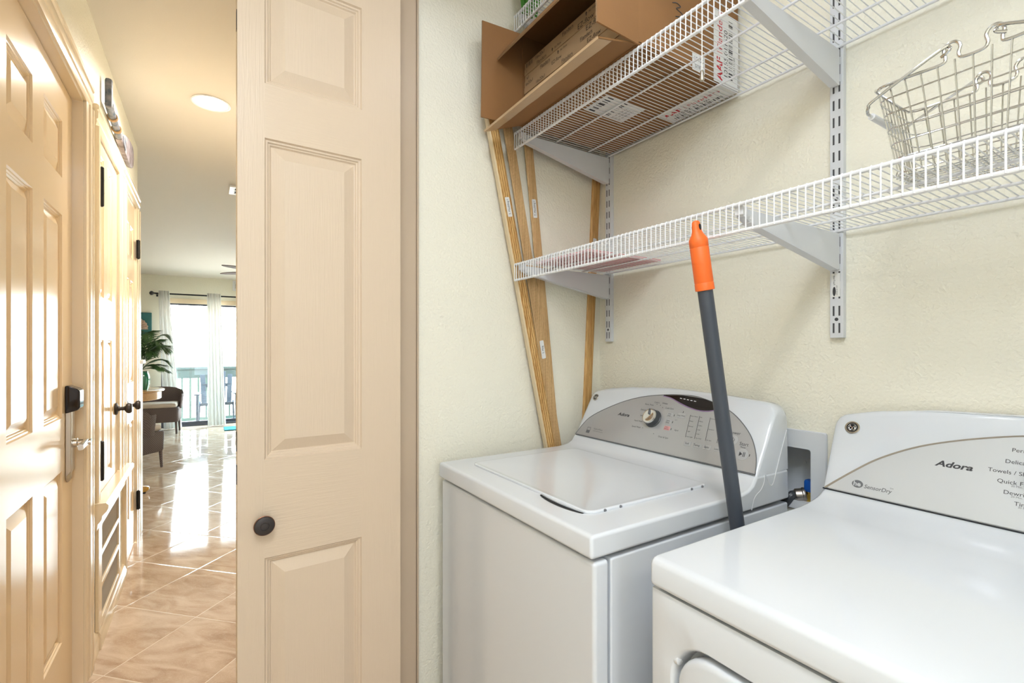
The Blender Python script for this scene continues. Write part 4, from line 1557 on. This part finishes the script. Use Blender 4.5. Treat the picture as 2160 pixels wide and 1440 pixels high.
mb.loft([gring(s, rx, ry) for s, rx, ry in ((-.0, .0012, .0012), (.0012, .006, .005), (.004, .0085, .0068), (.010, .0100, .0076), (.022, .0112, .0086), (.028, .0125, .0115), (.034, .0160, .0155), (.0385, .0182, .018), (.044, .0186, .0184), (.0535, .0184, .0182),
                                               (.0545, .0178, .0176), (.0555, .0184, .0182), (.09, .0184, .0182), (.125, .0186, .0184), (.1265, .0180, .0178), (.128, .0187, .0185), (.1415, .0189, .0187), (.1425, .0150, .0148))])
mb.build('grip', M['orange'], t, angle=45)
mb = MB()
mb.tube([P0 + ax * .014 + fw * .0, P0 + ax * .0141], .0001, 4)
mb = MB()
mb.loft([[P0 + ax * s + side * .0028 * math.cos(a) * 1.0 + ax * .0062 * math.sin(a) + fw * off for a in [2 * math.pi * k / 16 for k in range(16)]] for off in (-.0094, .0094) for s in (.0145,)])
tag(mb.build('hang_hole', M['dark'], t), 'dark hanging hole through the grip tip')
mb = MB()
oct_ = [2 * math.pi * (k + .5) / 20 for k in range(20)]
mb.loft([[P0 + ax * s + side * r * math.cos(a) + fw * r * math.sin(a) for a in oct_] for s, r in ((.138, .0150), (.62, .0150), ((P0.z - .05) / -ax.z, .0150))])
mb.build('pole', M['slate'], t, angle=20)
mb = MB()
bx = PB.x
mb.loft([[(bx + a, PB.y + .004 + b, z) for a, b in rrect(-.055 * q, .055 * q, -.024, .024, .01, 4)] for z, q in ((.10, .5), (.085, .85), (.07, 1.0), (.06, 1.0))])
mb.build('broom_head', M['slate'], t)
mb = MB()
for i in range(12):
    for j in range(4):
        xx, yy = bx - .05 + .1 * i / 11, PB.y - .012 + .032 * j / 3
        mb.tube([(xx, yy, .062), (xx + (xx - bx) * .15, yy, .001)], .003, 5)
mb.build('bristles', M['darkplastic'], t)

# ceiling lamp of the laundry closet and its pull cord
LX, LY = .790, .600
t = thing('ceiling_lamp', (LX, LY, 2.58), 'round white ceiling lamp of the laundry closet above the upper shelves', 'ceiling lamp')
MB().lathe([(.0, 0), (.062, 0), (.065, -.006), (.060, -.022), (.034, -.034), (.032, -.05), (.026, -.052), (0, -.052)], (LX, LY, 2.58), (0, 0, 1), 32).build('lamp_base', M['white_plastic'], t)
MB().lathe([(.014, -.05), (.016, -.07), (.030, -.095), (.034, -.115), (.028, -.138), (.014, -.149), (0, -.151)], (LX, LY, 2.58), (0, 0, 1), 28).build('bulb', M['lens'], t)
d = bpy.data.lights.new('lamp', 'POINT')
d.energy = 1.2
d.shadow_soft_size = .05
d.color = (.70, .80, 1.0)
o = bpy.data.objects.new('lamp', d)
COL.objects.link(o)
o.parent = t
o.location = (0, 0, -.215)
t = thing('pull_cord', (.824, .600, 1.776), 'white pull cord with a small bell weight hanging in front of the upper shelf', 'pull cord')
MB().tube([(.824, .6, 1.797), (.824, .6, 2.2), (.824, .6, 2.55)], .0011, 6).build('cord', M['cord'], t)
MB().lathe([(.0, 0), (.0042, .0005), (.0048, .003), (.0037, .012), (.0036, .018), (.0022, .021), (0, .0215)], (.824, .6, 1.776), (0, 0, 1), 16).build('bell_weight', M['nickel'], t)

# ------------------------------------------------------------------ chrome wire basket
RZ, BZ = 1.682, 1.5365
bk = thing('wire_basket', (1.02, .235, BZ - .003), 'chrome wire basket with folding handles on the lower shelf at right edge', 'wire basket')
YC = .2325
HWY = .124                                  # half length along y at the rim
fx, rx = .944, 1.092                        # rim front and rear x


def rim_side(x, zz):
    """one long rim wire with the two hook loops, from the +y end to the -y end"""
    pts = [(x, YC + HWY - .018, zz), (x, YC + .075, zz)]
    for s in (1, -1):
        yc = YC + s * .0235
        loop = [(x, yc + .013, zz - .001), (x, yc + .0075, zz + .006), (x, yc + .0095, zz + .017), (x, yc + .006, zz + .0245), (x, yc, zz + .027), (x, yc - .006, zz + .0245), (x, yc - .0095, zz + .017), (x, yc - .0075, zz + .006), (x, yc - .013, zz - .001)]
        pts += loop
    pts += [(x, YC - .075, zz), (x, YC - HWY + .018, zz)]
    return pts


front = rim_side(fx, RZ)
rear = rim_side(rx, RZ)
cx = (fx + rx) / 2


def corner(xa, ya, xb, yb, sgnx, sgny, r=.018, zz=RZ):
    return


ring = []
ring += front
ring += [(fx + .006, YC - HWY + .005, RZ), (fx + .018, YC - HWY, RZ), (rx - .018, YC - HWY, RZ), (rx - .006, YC - HWY + .005, RZ)]
ring += rear[::-1]
ring += [(rx - .006, YC + HWY - .005, RZ), (rx - .018, YC + HWY, RZ), (fx + .018, YC + HWY, RZ), (fx + .006, YC + HWY - .005, RZ)]
MB().tube(smooth_pts(ring, 4, True), .0024, 8, True).build('rim', M['chrome'], bk)


def brect(t):
    """basket outline at height fraction t (0 bottom, 1 rim)"""
    a = .82 + .18 * t
    return fx + (rx - fx) * (1 - a) / 2, rx - (rx - fx) * (1 - a) / 2, YC - HWY * (.80 + .20 * t), YC + HWY * (.80 + .20 * t), BZ + (RZ - BZ) * t


mb = MB()
for t in (.0, .17, .34, .51, .68, .85):
    a, b, c, d, z = brect(t)
    mb.tube([(p[0], p[1], z) for p in rrect(a, b, c, d, .018, 4)], .0012, 6, True)
for k in range(11):
    f = (k + .5) / 11
    for side_ in (0, 1):
        pts = []
        for t in (1.0, .5, .06):
            a, b, c, d, z = brect(t)
            pts.append(((a, b)[side_], c + .012 + (d - c - .024) * f, z))
        a, b, c, d, z = brect(0)
        pts.append(((a + .008, b - .008)[side_], c + .012 + (d - c - .024) * f, z - .0005))
        if side_ == 0:
            front_pts = pts
        else:
            mb.tube(smooth_pts(front_pts + pts[::-1], 3), .0012, 6)
for k in range(8):
    f = (k + .5) / 8
    for side_ in (0, 1):
        pts = []
        for t in (1.0, .5, .06):
            a, b, c, d, z = brect(t)
            pts.append((a + .012 + (b - a - .024) * f, (c, d)[side_], z))
        a, b, c, d, z = brect(0)
        pts.append((a + .012 + (b - a - .024) * f, (c + .008, d - .008)[side_], z - .0005))
        if side_ == 0:
            front_pts = pts
        else:
            mb.tube(smooth_pts(front_pts + pts[::-1], 3), .0012, 6)
mb.build('wire_mesh', M['chrome'], bk)
for s in (1, -1):
    yh = YC + s * .0235
    ye = YC + s * (HWY + .008)
    zg = RZ - .034
    pts = [(fx - .001, yh + s * .012, RZ + .010), (fx - .0045, yh + s * .002, RZ + .014), (fx - .001, yh + s * .003, RZ + .021), (fx - .004, yh + s * .014, RZ + .019),
           (fx - .004, ye - s * .012, zg + .016), (fx - .003, ye - s * .002, zg + .006), (fx + .004, ye + s * .002, zg + .001), (fx + .020, ye + s * .003, zg),
           (rx - .020, ye + s * .003, zg), (rx - .004, ye + s * .002, zg + .001), (rx + .003, ye - s * .002, zg + .006), (rx + .004, ye - s * .012, zg + .016),
           (rx + .004, yh + s * .014, RZ + .019), (rx + .001, yh + s * .003, RZ + .021), (rx + .0045, yh + s * .002, RZ + .014), (rx + .001, yh + s * .012, RZ + .010)]
    h_ = MB().tube(smooth_pts(pts, 4), .0024, 8).build('handle', M['chrome'], bk)
    m_ = MB().tube([(fx + .022, ye + s * .003, zg), (cx, ye + s * .003, zg), (rx - .022, ye + s * .003, zg)], .0055, 12)
    tag(m_.build('grip_sleeve', M['white_plastic'], h_), 'white plastic grip sleeve')


# ================================================================== HALL
def downlight(x, y, label, power, lens=True):
    zc = ceil_z(y)
    t = thing('recessed_downlight', (x, y, zc), label, 'ceiling light', 'recessed downlights in the hall ceiling')
    m_ = MB()
    m_.lathe([(.080, .0), (.092, -.001), (.094, -.004), (.090, -.006), (.084, -.006), (.079, -.003)], (x, y, zc), (0, 0, 1), 40)
    m_.build('trim_ring', M['white_paint'], t)
    m_ = MB()
    m_.lathe([(0, -.0065), (.045, -.0060), (.070, -.0045), (.0795, -.0030), (.0795, -.0008), (.0, -.0006)], (x, y, zc), (0, 0, 1), 40)
    m_.build('lens', M['lens'], t)
    d = bpy.data.lights.new('lamp', 'AREA')
    d.shape = 'DISK'
    d.size = .13
    d.energy = power
    d.color = (1.0, .95, .88)
    d.spread = math.radians(160)
    o = bpy.data.objects.new('lamp', d)
    COL.objects.link(o)
    o.parent = t
    o.location = (0, 0, -.012)
    return t


downlight(.02, 3.08, 'round recessed ceiling light glowing in the hall beyond the bifold door', 13)
downlight(.00, -.05, 'round recessed ceiling light in the hall opposite the laundry closet', 4)
downlight(.00, -1.4, 'round recessed ceiling light in the hall behind the viewpoint', 5)


def register(x0, x1, y0, y1, label):
    zc = ceil_z((y0 + y1) / 2)
    t = thing('ceiling_vent', ((x0 + x1) / 2, (y0 + y1) / 2, zc), label, 'vent')
    m_ = MB()
    z0_, z1_ = zc - .012, zc + .004
    m_.box(x0, x0 + .03, y0, y1, z0_, z1_).box(x1 - .03, x1, y0, y1, z0_, z1_).box(x0 + .03, x1 - .03, y0, y0 + .03, z0_, z1_).box(x0 + .03, x1 - .03, y1 - .03, y1, z0_, z1_)
    m_.build('vent_frame', M['white_paint'], t, bevel=.002)
    m_ = MB().use(0).box(x0 + .03, x1 - .03, y0 + .03, y1 - .03, zc - .004, zc - .002)
    m_.use(1)
    n_ = 9
    for k in range(n_):
        xx = x0 + .035 + (x1 - x0 - .07) * k / (n_ - 1)
        m_.box(xx - .003, xx + .003, y0 + .03, y1 - .03, zc - .010, zc - .004)
    m_.box(x0 + .03, x1 - .03, (y0 + y1) / 2 - .006, (y0 + y1) / 2 + .006, zc - .0105, zc - .004)
    m_.build('louvres', [M['dark'], M['white_paint']], t, smooth=False)


register(.158, .46, 4.50, 4.72, 'white ceiling air vent with dark slots showing left of the bifold door edge')

# carved paddle hung on the hall wall
pd = thing('decorative_paddle', (XL + .03, 3.1, 2.24), 'weathered blue and grey wooden paddle decoration hung above the hall doors', 'paddle decoration')
mb = MB()
px = -.364
mb.loft([[(px + .014 * math.cos(a) * q, 2.740 + .016 * math.sin(a) * q, z) for a in [2 * math.pi * k / 14 for k in range(14)]] for z, q in ((2.306, .3), (2.310, .85), (2.318, 1), (2.425, 1), (2.432, .85), (2.436, .3))])
mb.build('hand_grip', M['paddle_blue'], pd)
mb = MB()
shaft = [(px, 2.745, 2.325, .016), (px - .003, 2.80, 2.325, .0155), (px - .004, 2.87, 2.318, .015), (px - .004, 2.94, 2.315, .0145), (px - .005, 3.02, 2.305, .0145), (px - .006, 3.10, 2.30, .014)]
mb.tube([s_[:3] for s_ in shaft], [s_[3] for s_ in shaft], 12)
sh = mb.build('shaft', M['paddle_blue'], pd)
for yy, zz in ((2.865, 2.3185), (2.985, 2.3095)):
    mb = MB()
    for k in range(3):
        y_ = yy + k * .007
        mb.tube([(px - .004 + .0165 * math.cos(a), y_, zz + .0165 * math.sin(a)) for a in [2 * math.pi * q / 16 for q in range(16)]], .0038, 6, True)
    mb.build('rope_wrap', M['rope'], pd)
mb = MB()
half_w = [(3.07, .016), (3.13, .030), (3.20, .048), (3.30, .062), (3.42, .068), (3.50, .064), (3.53, .045)]
rings = []
for y_, hw in half_w:
    zc = 2.302 + (y_ - 3.07) * .10
    th_ = .013 if y_ < 3.2 else .012
    rings.append([(px - .006 + th_, y_, zc - hw * .96), (px - .004 + th_, y_, zc), (px - .006 + th_, y_, zc + hw * .96), (px - .006, y_, zc + hw), (px - .006 - th_, y_, zc + hw * .96), (px - .008 - th_, y_, zc), (px - .006 - th_, y_, zc - hw * .96), (px - .006, y_, zc - hw)])
mb.loft(rings)
mb.build('blade', M['paddle_grey'], pd, bevel=.002)
mb = MB()
mb.loft([[(px + .0085, y_, z) for y_, z in ((3.09, 2.292), (3.18, 2.270), (3.21, 2.30), (3.18, 2.335), (3.09, 2.316))], [(px + .0100, y_, z) for y_, z in ((3.09, 2.292), (3.18, 2.272), (3.21, 2.30), (3.18, 2.333), (3.09, 2.316))]])
mb.build('painted_patch', M['paddle_blue'], pd)

# ================================================================== DINING ROOM
# sliding glass doors
wd_ = thing('window_1', ((SX0 + SX1) / 2, YF, 0), 'tall sliding glass doors opening to the bright balcony', None, None, 'structure')
mb = MB()
fy0, fy1 = YF + .02, YF + .09
mb.box(SX0, SX0 + .04, fy0, fy1, .0, SZ).box(SX1 - .04, SX1, fy0, fy1, .0, SZ).box(SX0 + .04, SX1 - .04, fy0, fy1, SZ - .006, SZ).box(SX0 + .04, SX1 - .04, fy0 - .01, fy1, 0.0, .032)
mb.build('window_frame', M['alu_dark'], wd_, bevel=.003)
xm = (SX0 + SX1) / 2 - .5
for i, (a, b, yy) in enumerate(((SX0 + .04, .13, YF + .035), (.09, SX1 - .04, YF + .065))):
    mb = MB()
    mb.box(a, a + .035, yy - .012, yy + .012, .032, SZ - .006).box(b - .035, b, yy - .012, yy + .012, .032, SZ - .006)
    mb.box(a + .035, b - .035, yy - .012, yy + .012, .032, .075).box(a + .035, b - .035, yy - .012, yy + .012, SZ - .026, SZ - .006)
    f_ = mb.build('sash', M['alu_dark'], wd_, bevel=.002)
    MB().box(a + .030, b - .030, yy - .003, yy + .003, .07, SZ - .022).build('pane', M['glass'], f_)
mb = MB()
mb.box(SX0 - .02, SX1 + .02, YF - .012, YF, SZ, SZ + .075)
struct(mb, 'trim_6', M['trim'], 'flat cream head board above the sliding glass doors')


def curtain(x0t, x1t, x0b, x1b, ztop, yc, label, nf):
    t = thing('curtain', ((x0t + x1t) / 2, yc, 0.0), label, 'curtain', 'white curtains at the sliding glass doors')
    m_ = MB()
    rows = []
    NX = nf * 10
    for j in range(22):
        v = j / 21
        z = ztop + (.012 - ztop) * v
        e = v ** 1.15
        a, b = x0t + (x0b - x0t) * e, x1t + (x1b - x1t) * e
        amp = .013 + .013 * v
        row = []
        for i in range(NX + 1):
            u = i / NX
            x = a + (b - a) * (u + .018 * math.sin(u * 17 + v * 2.2))
            y = yc + amp * math.sin(u * nf * 2 * math.pi + .5 * math.sin(v * 3 + u * 5)) + .008 * math.sin(u * 9 + v * 4)
            row.append((x, y, z))
        rows.append(row)
    back = [[(x, y + .0025, z) for x, y, z in r] for r in rows]
    m_.loft([r + bk_[::-1] for r, bk_ in zip(rows, back)])
    m_.build('cloth', M['curtain'], t, angle=80)
    for k in range(nf):
        m_ = MB()
        xx = x0t + (x1t - x0t) * (k + .5) / nf
        m_.tube([(xx, YROD - .014 + .031 * math.cos(a_), 2.088 + .020 * math.sin(a_)) for a_ in [2 * math.pi * q / 18 for q in range(18)]], .003, 6, True)
        m_.build('grommet', M['nickel'], t)
    return t


YROD = YF - .135
rod = thing('curtain_rod', (.6, YROD, 2.085), 'black curtain rod with a ball finial above the sliding doors', 'curtain rod')
mb = MB().tube([(-.670, YROD, 2.088), (.5, YROD, 2.088), (1.95, YROD, 2.088)], .0115, 12)
mb.build('rod', M['blackiron'], rod)
mb = MB()
mb.lathe([(.010, 0), (.016, .004), (.012, .010), (.024, .020), (.032, .034), (.030, .050), (.020, .062), (.006, .068), (0, .068)], (-.668, YROD, 2.088), (-1, 0, 0), 20)
tag(mb.build('finial', M['bronze'], rod), 'bronze ball finial')
for xx in (-.648, .70, 1.9):
    mb = MB().box(xx - .006, xx + .006, YROD, YF, 2.074, 2.082).box(xx - .012, xx + .012, YF - .006, YF, 2.05, 2.11)
    mb.build('rod_bracket', M['blackiron'], rod)
curtain(-.622, -.482, -.560, -.325, 2.128, YROD - .046, 'white curtain panel at the left end of the rod, flaring at the floor', 4)
curtain(.004, .196, .010, .262, 2.124, YROD - .046, 'white curtain panel hanging between the two glass doors', 5)

# shell picture
art = thing('picture', (-.885, YF - .02, 1.44), 'teal canvas with a painted scallop shell on the far wall', 'picture')
mb = MB().box(-1.063, -.716, YF - .032, YF - .001, 1.440, 1.794)
mb.build('canvas', M['teal_canvas'], art, bevel=.003)
mb = MB()
scx, scz = -.905, 1.560
n_ = 44
pts, rad = [], []
for k in range(n_ + 1):
    a = math.radians(-8 + 196 * k / n_)
    r = .145 + .006 * math.cos(k * 2 * math.pi / 4)
    pts.append((scx + r * math.cos(a), scz + r * math.sin(a) * 1.02))
mb.loft([[(scx, YF - .0325, scz - .03)] + [(a, YF - .0325, b) for a, b in pts], [(scx, YF - .0365, scz - .028)] + [(scx + (a - scx) * .98, YF - .0350 - (.002 if i % 4 == 0 else 0), scz + (b - scz) * .98) for i, (a, b) in enumerate(pts)]])
mb.box(scx - .04, scx + .04, YF - .036, YF - .0325, scz - .045, scz - .018)
sh_ = mb.build('shell_motif', M['shell'], art, angle=20)
mb = MB()
for k in range(1, 11):
    a = math.radians(-8 + 196 * k / 11)
    mb.tube([(scx + .02 * math.cos(a), YF - .0375, scz + .02 * math.sin(a)), (scx + .128 * math.cos(a), YF - .0375, scz + .130 * math.sin(a))], .0022, 4)
mb.build('shell_ribs', M['card_edge'], sh_)

# small framed panel near ceiling
wp = thing('wall_plaque', (.44, YF - .01, 2.20), 'small white framed panel high on the far wall beside the fan', 'wall plaque')
mb = MB()
a0, a1, b0, b1 = .365, .545, 2.205, 2.380
a1, b1 = .56, 2.372
for q in ((a0, a0 + .022, b0, b1), (a1 - .022, a1, b0, b1), (a0 + .022, a1 - .022, b0, b0 + .022), (a0 + .022, a1 - .022, b1 - .022, b1)):
    mb.box(q[0], q[1], YF - .016, YF, q[2], q[3])
mb.build('frame', M['white_paint'], wp, bevel=.002)
mb = MB().use(0).box(a0 + .022, a1 - .022, YF - .006, YF, b0 + .022, b1 - .022)
mb.use(1)
mb.tube(smooth_pts([(a0 + .04, YF - .0065, b0 + .04), (a0 + .045, YF - .0065, b1 - .05), (a0 + .075, YF - .0065, b0 + .06), (a0 + .10, YF - .0065, b1 - .045), (a0 + .13, YF - .0065, b0 + .05)], 4), .005, 5)
mb.build('panel', [M['paper'], M['greytext']], wp)

# ceiling fan
FX, FY = .645, 6.6
FZ = ceil_z(FY)
fan = thing('ceiling_fan', (FX, FY, FZ), 'dark ceiling fan whose blade tips show past the bifold door', 'ceiling fan')
mb = MB()
mb.lathe([(.065, 0), (.07, -.02), (.04, -.05), (.014, -.055), (.014, -.21), (.05, -.22), (.10, -.24), (.115, -.28), (.11, -.33), (.07, -.37), (.03, -.38), (0, -.38)], (FX, FY, FZ), (0, 0, 1), 32)
mb.build('motor', M['bronze'], fan)
for k, (az, tilt) in enumerate(((144, .0), (72, .0), (0, 0.0), (-72, .0), (-144, .0))):
    a = math.radians(az)
    d_ = Vector((math.cos(a), math.sin(a), 0))
    e_ = Vector((-math.sin(a), math.cos(a), 0))
    zb = FZ - .305
    m_ = MB()
    rings = []
    for s, hw in ((.12, .03), (.16, .045), (.22, .060), (.40, .066), (.50, .056), (.58, .034), (.62, .008)):
        c = Vector((FX, FY, zb)) + d_ * s + Vector((0, 0, -.02 * s))
        up = Vector((0, 0, .05 * hw))
        rings.append([c - e_ * hw - up - Vector((0, 0, .004)), c + e_ * hw + up - Vector((0, 0, .004)), c + e_ * hw + up + Vector((0, 0, .004)), c - e_ * hw - up + Vector((0, 0, .004))])
    m_.loft(rings)
    m_.build('blade', M['fan'], fan)

# dining table
TX, TY, TZ = -.945, 7.15, .765
tb = thing('dining_table', (TX, TY, 0), 'round golden oak table carrying the green vase and palm fronds', 'table')
mb = MB()
mb.lathe([(0, -.032), (.49, -.032), (.512, -.024), (.518, -.014), (.514, -.004), (.500, 0), (0, 0)], (TX, TY, TZ), (0, 0, 1), 64)
mb.build('tabletop', M['oak'], tb)
mb = MB()
mb.lathe([(.478, -.118), (.486, -.110), (.486, -.032), (.40, -.032), (.40, -.118)], (TX, TY, TZ), (0, 0, 1), 64)
mb.build('apron', M['oak'], tb)
mb = MB()
mb.lathe([(.10, .647), (.09, .55), (.06, .48), (.085, .40), (.11, .30), (.07, .2), (.12, .14), (.12, .10)], (TX, TY, 0), (0, 0, 1), 28)
mb.build('pedestal', M['oak'], tb)
for k in range(4):
    a = math.radians(45 + 90 * k)
    d_ = Vector((math.cos(a), math.sin(a), 0))
    O_ = Vector((TX, TY, 0))
    MB().tube(smooth_pts([O_ + d_ * .08 + Vector((0, 0, .14)), O_ + d_ * .2 + Vector((0, 0, .12)), O_ + d_ * .32 + Vector((0, 0, .045)), O_ + d_ * .39 + Vector((0, 0, .024))], 4), .024, 10).build('foot', M['oak'], tb)

# vase with palm fronds
VX, VY = -.640, 7.04
vs = thing('vase', (VX, VY, TZ), 'ribbed emerald green glass vase standing on the round oak table', 'vase')
mb = MB()
rings = []
for z, r in ((0, .055), (.01, .062), (.06, .074), (.12, .078), (.17, .070), (.20, .060), (.215, .064), (.215, .058), (.20, .054), (.02, .052)):
    rings.append([(VX + r * (1 + .035 * math.cos(12 * a)) * math.cos(a), VY + r * (1 + .035 * math.cos(12 * a)) * math.sin(a), TZ + .0005 + z) for a in [2 * math.pi * k / 72 for k in range(72)]])
mb.loft(rings)
mb.build('body', M['emerald'], vs)
pl = thing('palm_fronds', (VX, VY, TZ + .03), 'dark green palm fronds arching out of the green vase', 'plant')
fr = [(5, .36, .56, .08), (-20, .38, .40, .08), (-40, .32, .48, .08), (30, .36, .40, .10), (0, .36, .20, .10), (-35, .34, .12, .08), (15, .34, .06, .06), (-60, .3, .34, .08), (60, .3, .5, .2), (100, .32, .6, .15), (160, .36, .5, .22), (200, .36, .36, .2), (240, .34, .55, .2), (290, .32, .62, .12)]
for k, (az, reach, rise, droop) in enumerate(fr):
    a = math.radians(az)
    d_ = Vector((math.cos(a), math.sin(a), 0))
    e_ = Vector((-math.sin(a), math.cos(a), 0))
    O_ = Vector((VX, VY, TZ + .228))

    def rp(t):
        return O_ + d_ * reach * .78 * (t ** 1.2) + Vector((0, 0, rise * math.sin(min(t * 1.9, math.pi * .62)) * .80 - droop * t ** 3))
    m_ = MB()
    m_.tube([O_ + Vector((0, 0, -.19))] + [rp(q / 10) for q in range(11)], [.0035] * 8 + [.002] * 4, 5)
    for q in range(4, 24):
        t = q / 23
        c = rp(t)
        tg = (rp(min(t + .03, 1)) - rp(t - .03)).normalized()
        ln = (.16 * math.sin(math.pi * (t ** .8)) + .05)
        for s in (-1, 1):
            dirn = (tg * .8 + e_ * s * .75 + Vector((0, 0, -.18))).normalized()
            tip = c + dirn * ln + Vector((0, 0, -.03 * ln / .16))
            mid = c + dirn * ln * .45
            wv = tg.cross(dirn).cross(dirn).normalized() * .0085
            up = dirn.cross(wv).normalized() * .0015
            m_.add([c, mid + wv, tip, mid - wv, mid + up], [(0, 1, 4), (1, 2, 4), (2, 3, 4), (3, 0, 4), (0, 3, 2, 1)])
    m_.build('frond', M['leaf'], pl)


# wicker armchairs
def armchair(name_label, x, y, rot, back_h=.70, wid=.54, dep=.46):
    t = thing('wicker_armchair', (0, 0, 0), name_label, 'chair', 'dark wicker armchairs at the dining table')
    hw, hd = wid / 2, dep / 2
    m_ = MB()
    m_.loft([[(a, b, z) for a, b in rrect(-hw * q, hw * q, -hd * q, hd * q, .04, 4)] for z, q in ((.175, .95), (.19, .98), (.37, 1.0), (.385, .97))])
    m_.build('seat_base', M['wicker'], t)
    m_ = MB()
    shell = []
    for k in range(25):
        a = math.radians(-18 + 216 * k / 24)
        cx_, cy_ = hw * 1.02 * math.cos(a), (hd * .95) * math.sin(a)
        p = max(0.0, math.sin(a))
        zt = .56 + (back_h - .56) * p ** .8
        fl = 1.09
        shell.append([(cx_ * .985, cy_ * .985, .36), (cx_ * fl * .99, cy_ * fl * .99, zt), (cx_ * (fl + .035), cy_ * (fl + .035), zt + .012), (cx_ * (fl + .05), cy_ * (fl + .05), zt - .004), (cx_ * 1.06, cy_ * 1.06, .36)])
    m_.loft(shell)
    m_.build('backrest', M['wicker'], t, angle=50)
    m_ = MB()
    m_.loft([[(a, b, z) for a, b in rrect(-hw * .90 * q, hw * .90 * q, -hd * .98 * q, hd * .84 * q, .05, 5)] for z, q in ((.383, .92), (.395, .99), (.43, 1.0), (.45, .95), (.456, .8))])
    tag(m_.build('seat_cushion', M['cushion'], t, angle=60), 'pale beige seat cushion')
    for sx__ in (-1, 1):
        for sy__ in (-1, 1):
            m_ = MB().tube([(sx__ * (hw - .035), sy__ * (hd - .035), .20), (sx__ * (hw - .03), sy__ * (hd - .025), .001)], [.017, .012], 8)
            m_.build('leg', M['wicker'], t)
    t.location = (x, y, 0)
    t.rotation_euler = (0, 0, rot)
    return t


armchair('dark wicker armchair with beige cushion in front of the left curtain', -.590, 8.74, math.radians(-4), .66, .52, .40)
armchair('dark wicker armchair turned away beside the hall corner, nearest of the two', -.700, 6.22, math.radians(142), .70, .50, .46)

# honey oak stool whose curved foot shows past the low bar wall
st = thing('bar_stool', (-.70, 5.2, 0), 'honey oak bar stool, one curved foot showing past the low bar wall', 'stool')
mb = MB()
mb.lathe([(0, .62), (.17, .62), (.185, .635), (.185, .655), (.17, .668), (0, .672)], (-.70, 5.2, 0), (0, 0, 1), 36)
mb.build('seat', M['yellowoak'], st)
mb = MB()
mb.lathe([(.05, .62), (.03, .5), (.035, .3), (.05, .2), (.05, .12)], (-.70, 5.2, 0), (0, 0, 1), 20)
mb.build('post', M['yellowoak'], st)
for k in range(4):
    a = math.radians(-3 + 90 * k)
    d_, e_ = Vector((math.cos(a), math.sin(a), 0)), Vector((-math.sin(a), math.cos(a), 0))
    O_ = Vector((-.70, 5.2, 0))
    m_ = MB()
    rings = []
    for s, zt, zb_, hw in ((.03, .20, .12, .018), (.10, .15, .075, .020), (.17, .085, .022, .022), (.22, .068, .013, .023), (.262, .062, .018, .022), (.282, .056, .034, .014)):
        c = O_ + d_ * s
        rings.append([c - e_ * hw + Vector((0, 0, zb_)), c + e_ * hw + Vector((0, 0, zb_)), c + e_ * hw + Vector((0, 0, zt)), c - e_ * hw + Vector((0, 0, zt))])
    m_.loft(rings)
    lg = m_.build('foot', M['yellowoak'], st, bevel=.006)
    m_ = MB().lathe([(.012, .0), (.014, .014)], O_ + d_ * .245, (0, 0, 1), 12)
    tag(m_.build('foot_pad', M['dark'], lg), 'black pad under the foot')

# rug in front of the doors
mb = MB().box(.225, .95, 8.46, 8.83, .0005, .012)
tag(mb.build('rug', M['teal_rug'], bevel=.003), 'small teal rug on the floor before the right glass door', 'rug')

# ================================================================== BALCONY
mb = MB().box(-3.2, 3.4, YF + .12, 11.1, -.25, -.10)
struct(mb, 'balcony_floor', M['deckwood'], 'pale balcony floor beyond the glass doors')
rl = thing('balcony_railing', (0, 10.55, -.10), 'pale sage balcony railing with square balusters outside the glass doors', 'railing')
RY = 10.55
mb = MB().box(-3.1, 3.3, RY - .035, RY + .035, .86, .905).box(-3.1, 3.3, RY - .018, RY + .018, .70, .86)
tag(mb.build('top_rail', M['rail_dark'], rl, bevel=.004), 'darker grey-green top rail')
MB().box(-3.1, 3.3, RY - .02, RY + .02, -.075, -.02).build('bottom_rail', M['rail'], rl, bevel=.003)
k = 0
x = -2.97
while x < 3.2:
    MB().box(x - .016, x + .016, RY - .016, RY + .016, -.02, .70).build('baluster', M['rail'], rl, bevel=.003)
    x += .1235
for x in (-3.06, 3.26, .92):
    MB().box(x - .045, x + .045, RY - .045, RY + .045, -.10, .92).build('post', M['rail'], rl, bevel=.004)


def resin_chair(label, x, y, rot):
    t = thing('resin_armchair', (0, 0, 0), label, 'chair')
    m_ = MB()
    n_ = 5
    for k in range(n_):
        xx = -.20 + .40 * k / (n_ - 1)
        m_.slab((xx, -.24, .40), (xx, .22, .345), .075, .014, (1, 0, 0))
    m_.slab((-.24, -.25, .395), (.24, -.25, .395), .05, .03, (0, 0, 1))
    m_.build('seat', M['resin'], t, bevel=.003)
    m_ = MB()
    for k in range(n_):
        xx = -.19 + .38 * k / (n_ - 1)
        hh = .97 - .05 * abs(k - 2)
        m_.slab((xx, .21, .34), (xx * 1.12, .40, hh), .078, .014, (1, 0, 0))
    m_.slab((-.22, .335, .68), (.22, .335, .68), .06, .02, (0, 0, 1))
    m_.build('backrest', M['resin'], t, bevel=.003)
    for s in (-1, 1):
        m_ = MB()
        m_.slab((s * .29, -.30, .565), (s * .27, .33, .555), .085, .022, (1, 0, 0))
        m_.build('armrest', M['resin'], t, bevel=.006)
        m_ = MB().slab((s * .285, -.24, .556), (s * .285, -.26, .0), .07, .035, (0, 1, 0))
        m_.build('leg', M['resin'], t, bevel=.006)
        m_ = MB().slab((s * .25, .10, .40), (s * .275, .36, .0), .07, .03, (0, 1, 0))
        m_.build('leg', M['resin'], t, bevel=.006)
    t.location = (x, y, -.10)
    t.rotation_euler = (0, 0, rot)
    return t


resin_chair('dark resin armchair on the balcony behind the middle curtain', .15, 9.92, 0.0)

for o in SC.objects:
    if '_w' in o:
        del o['_w']
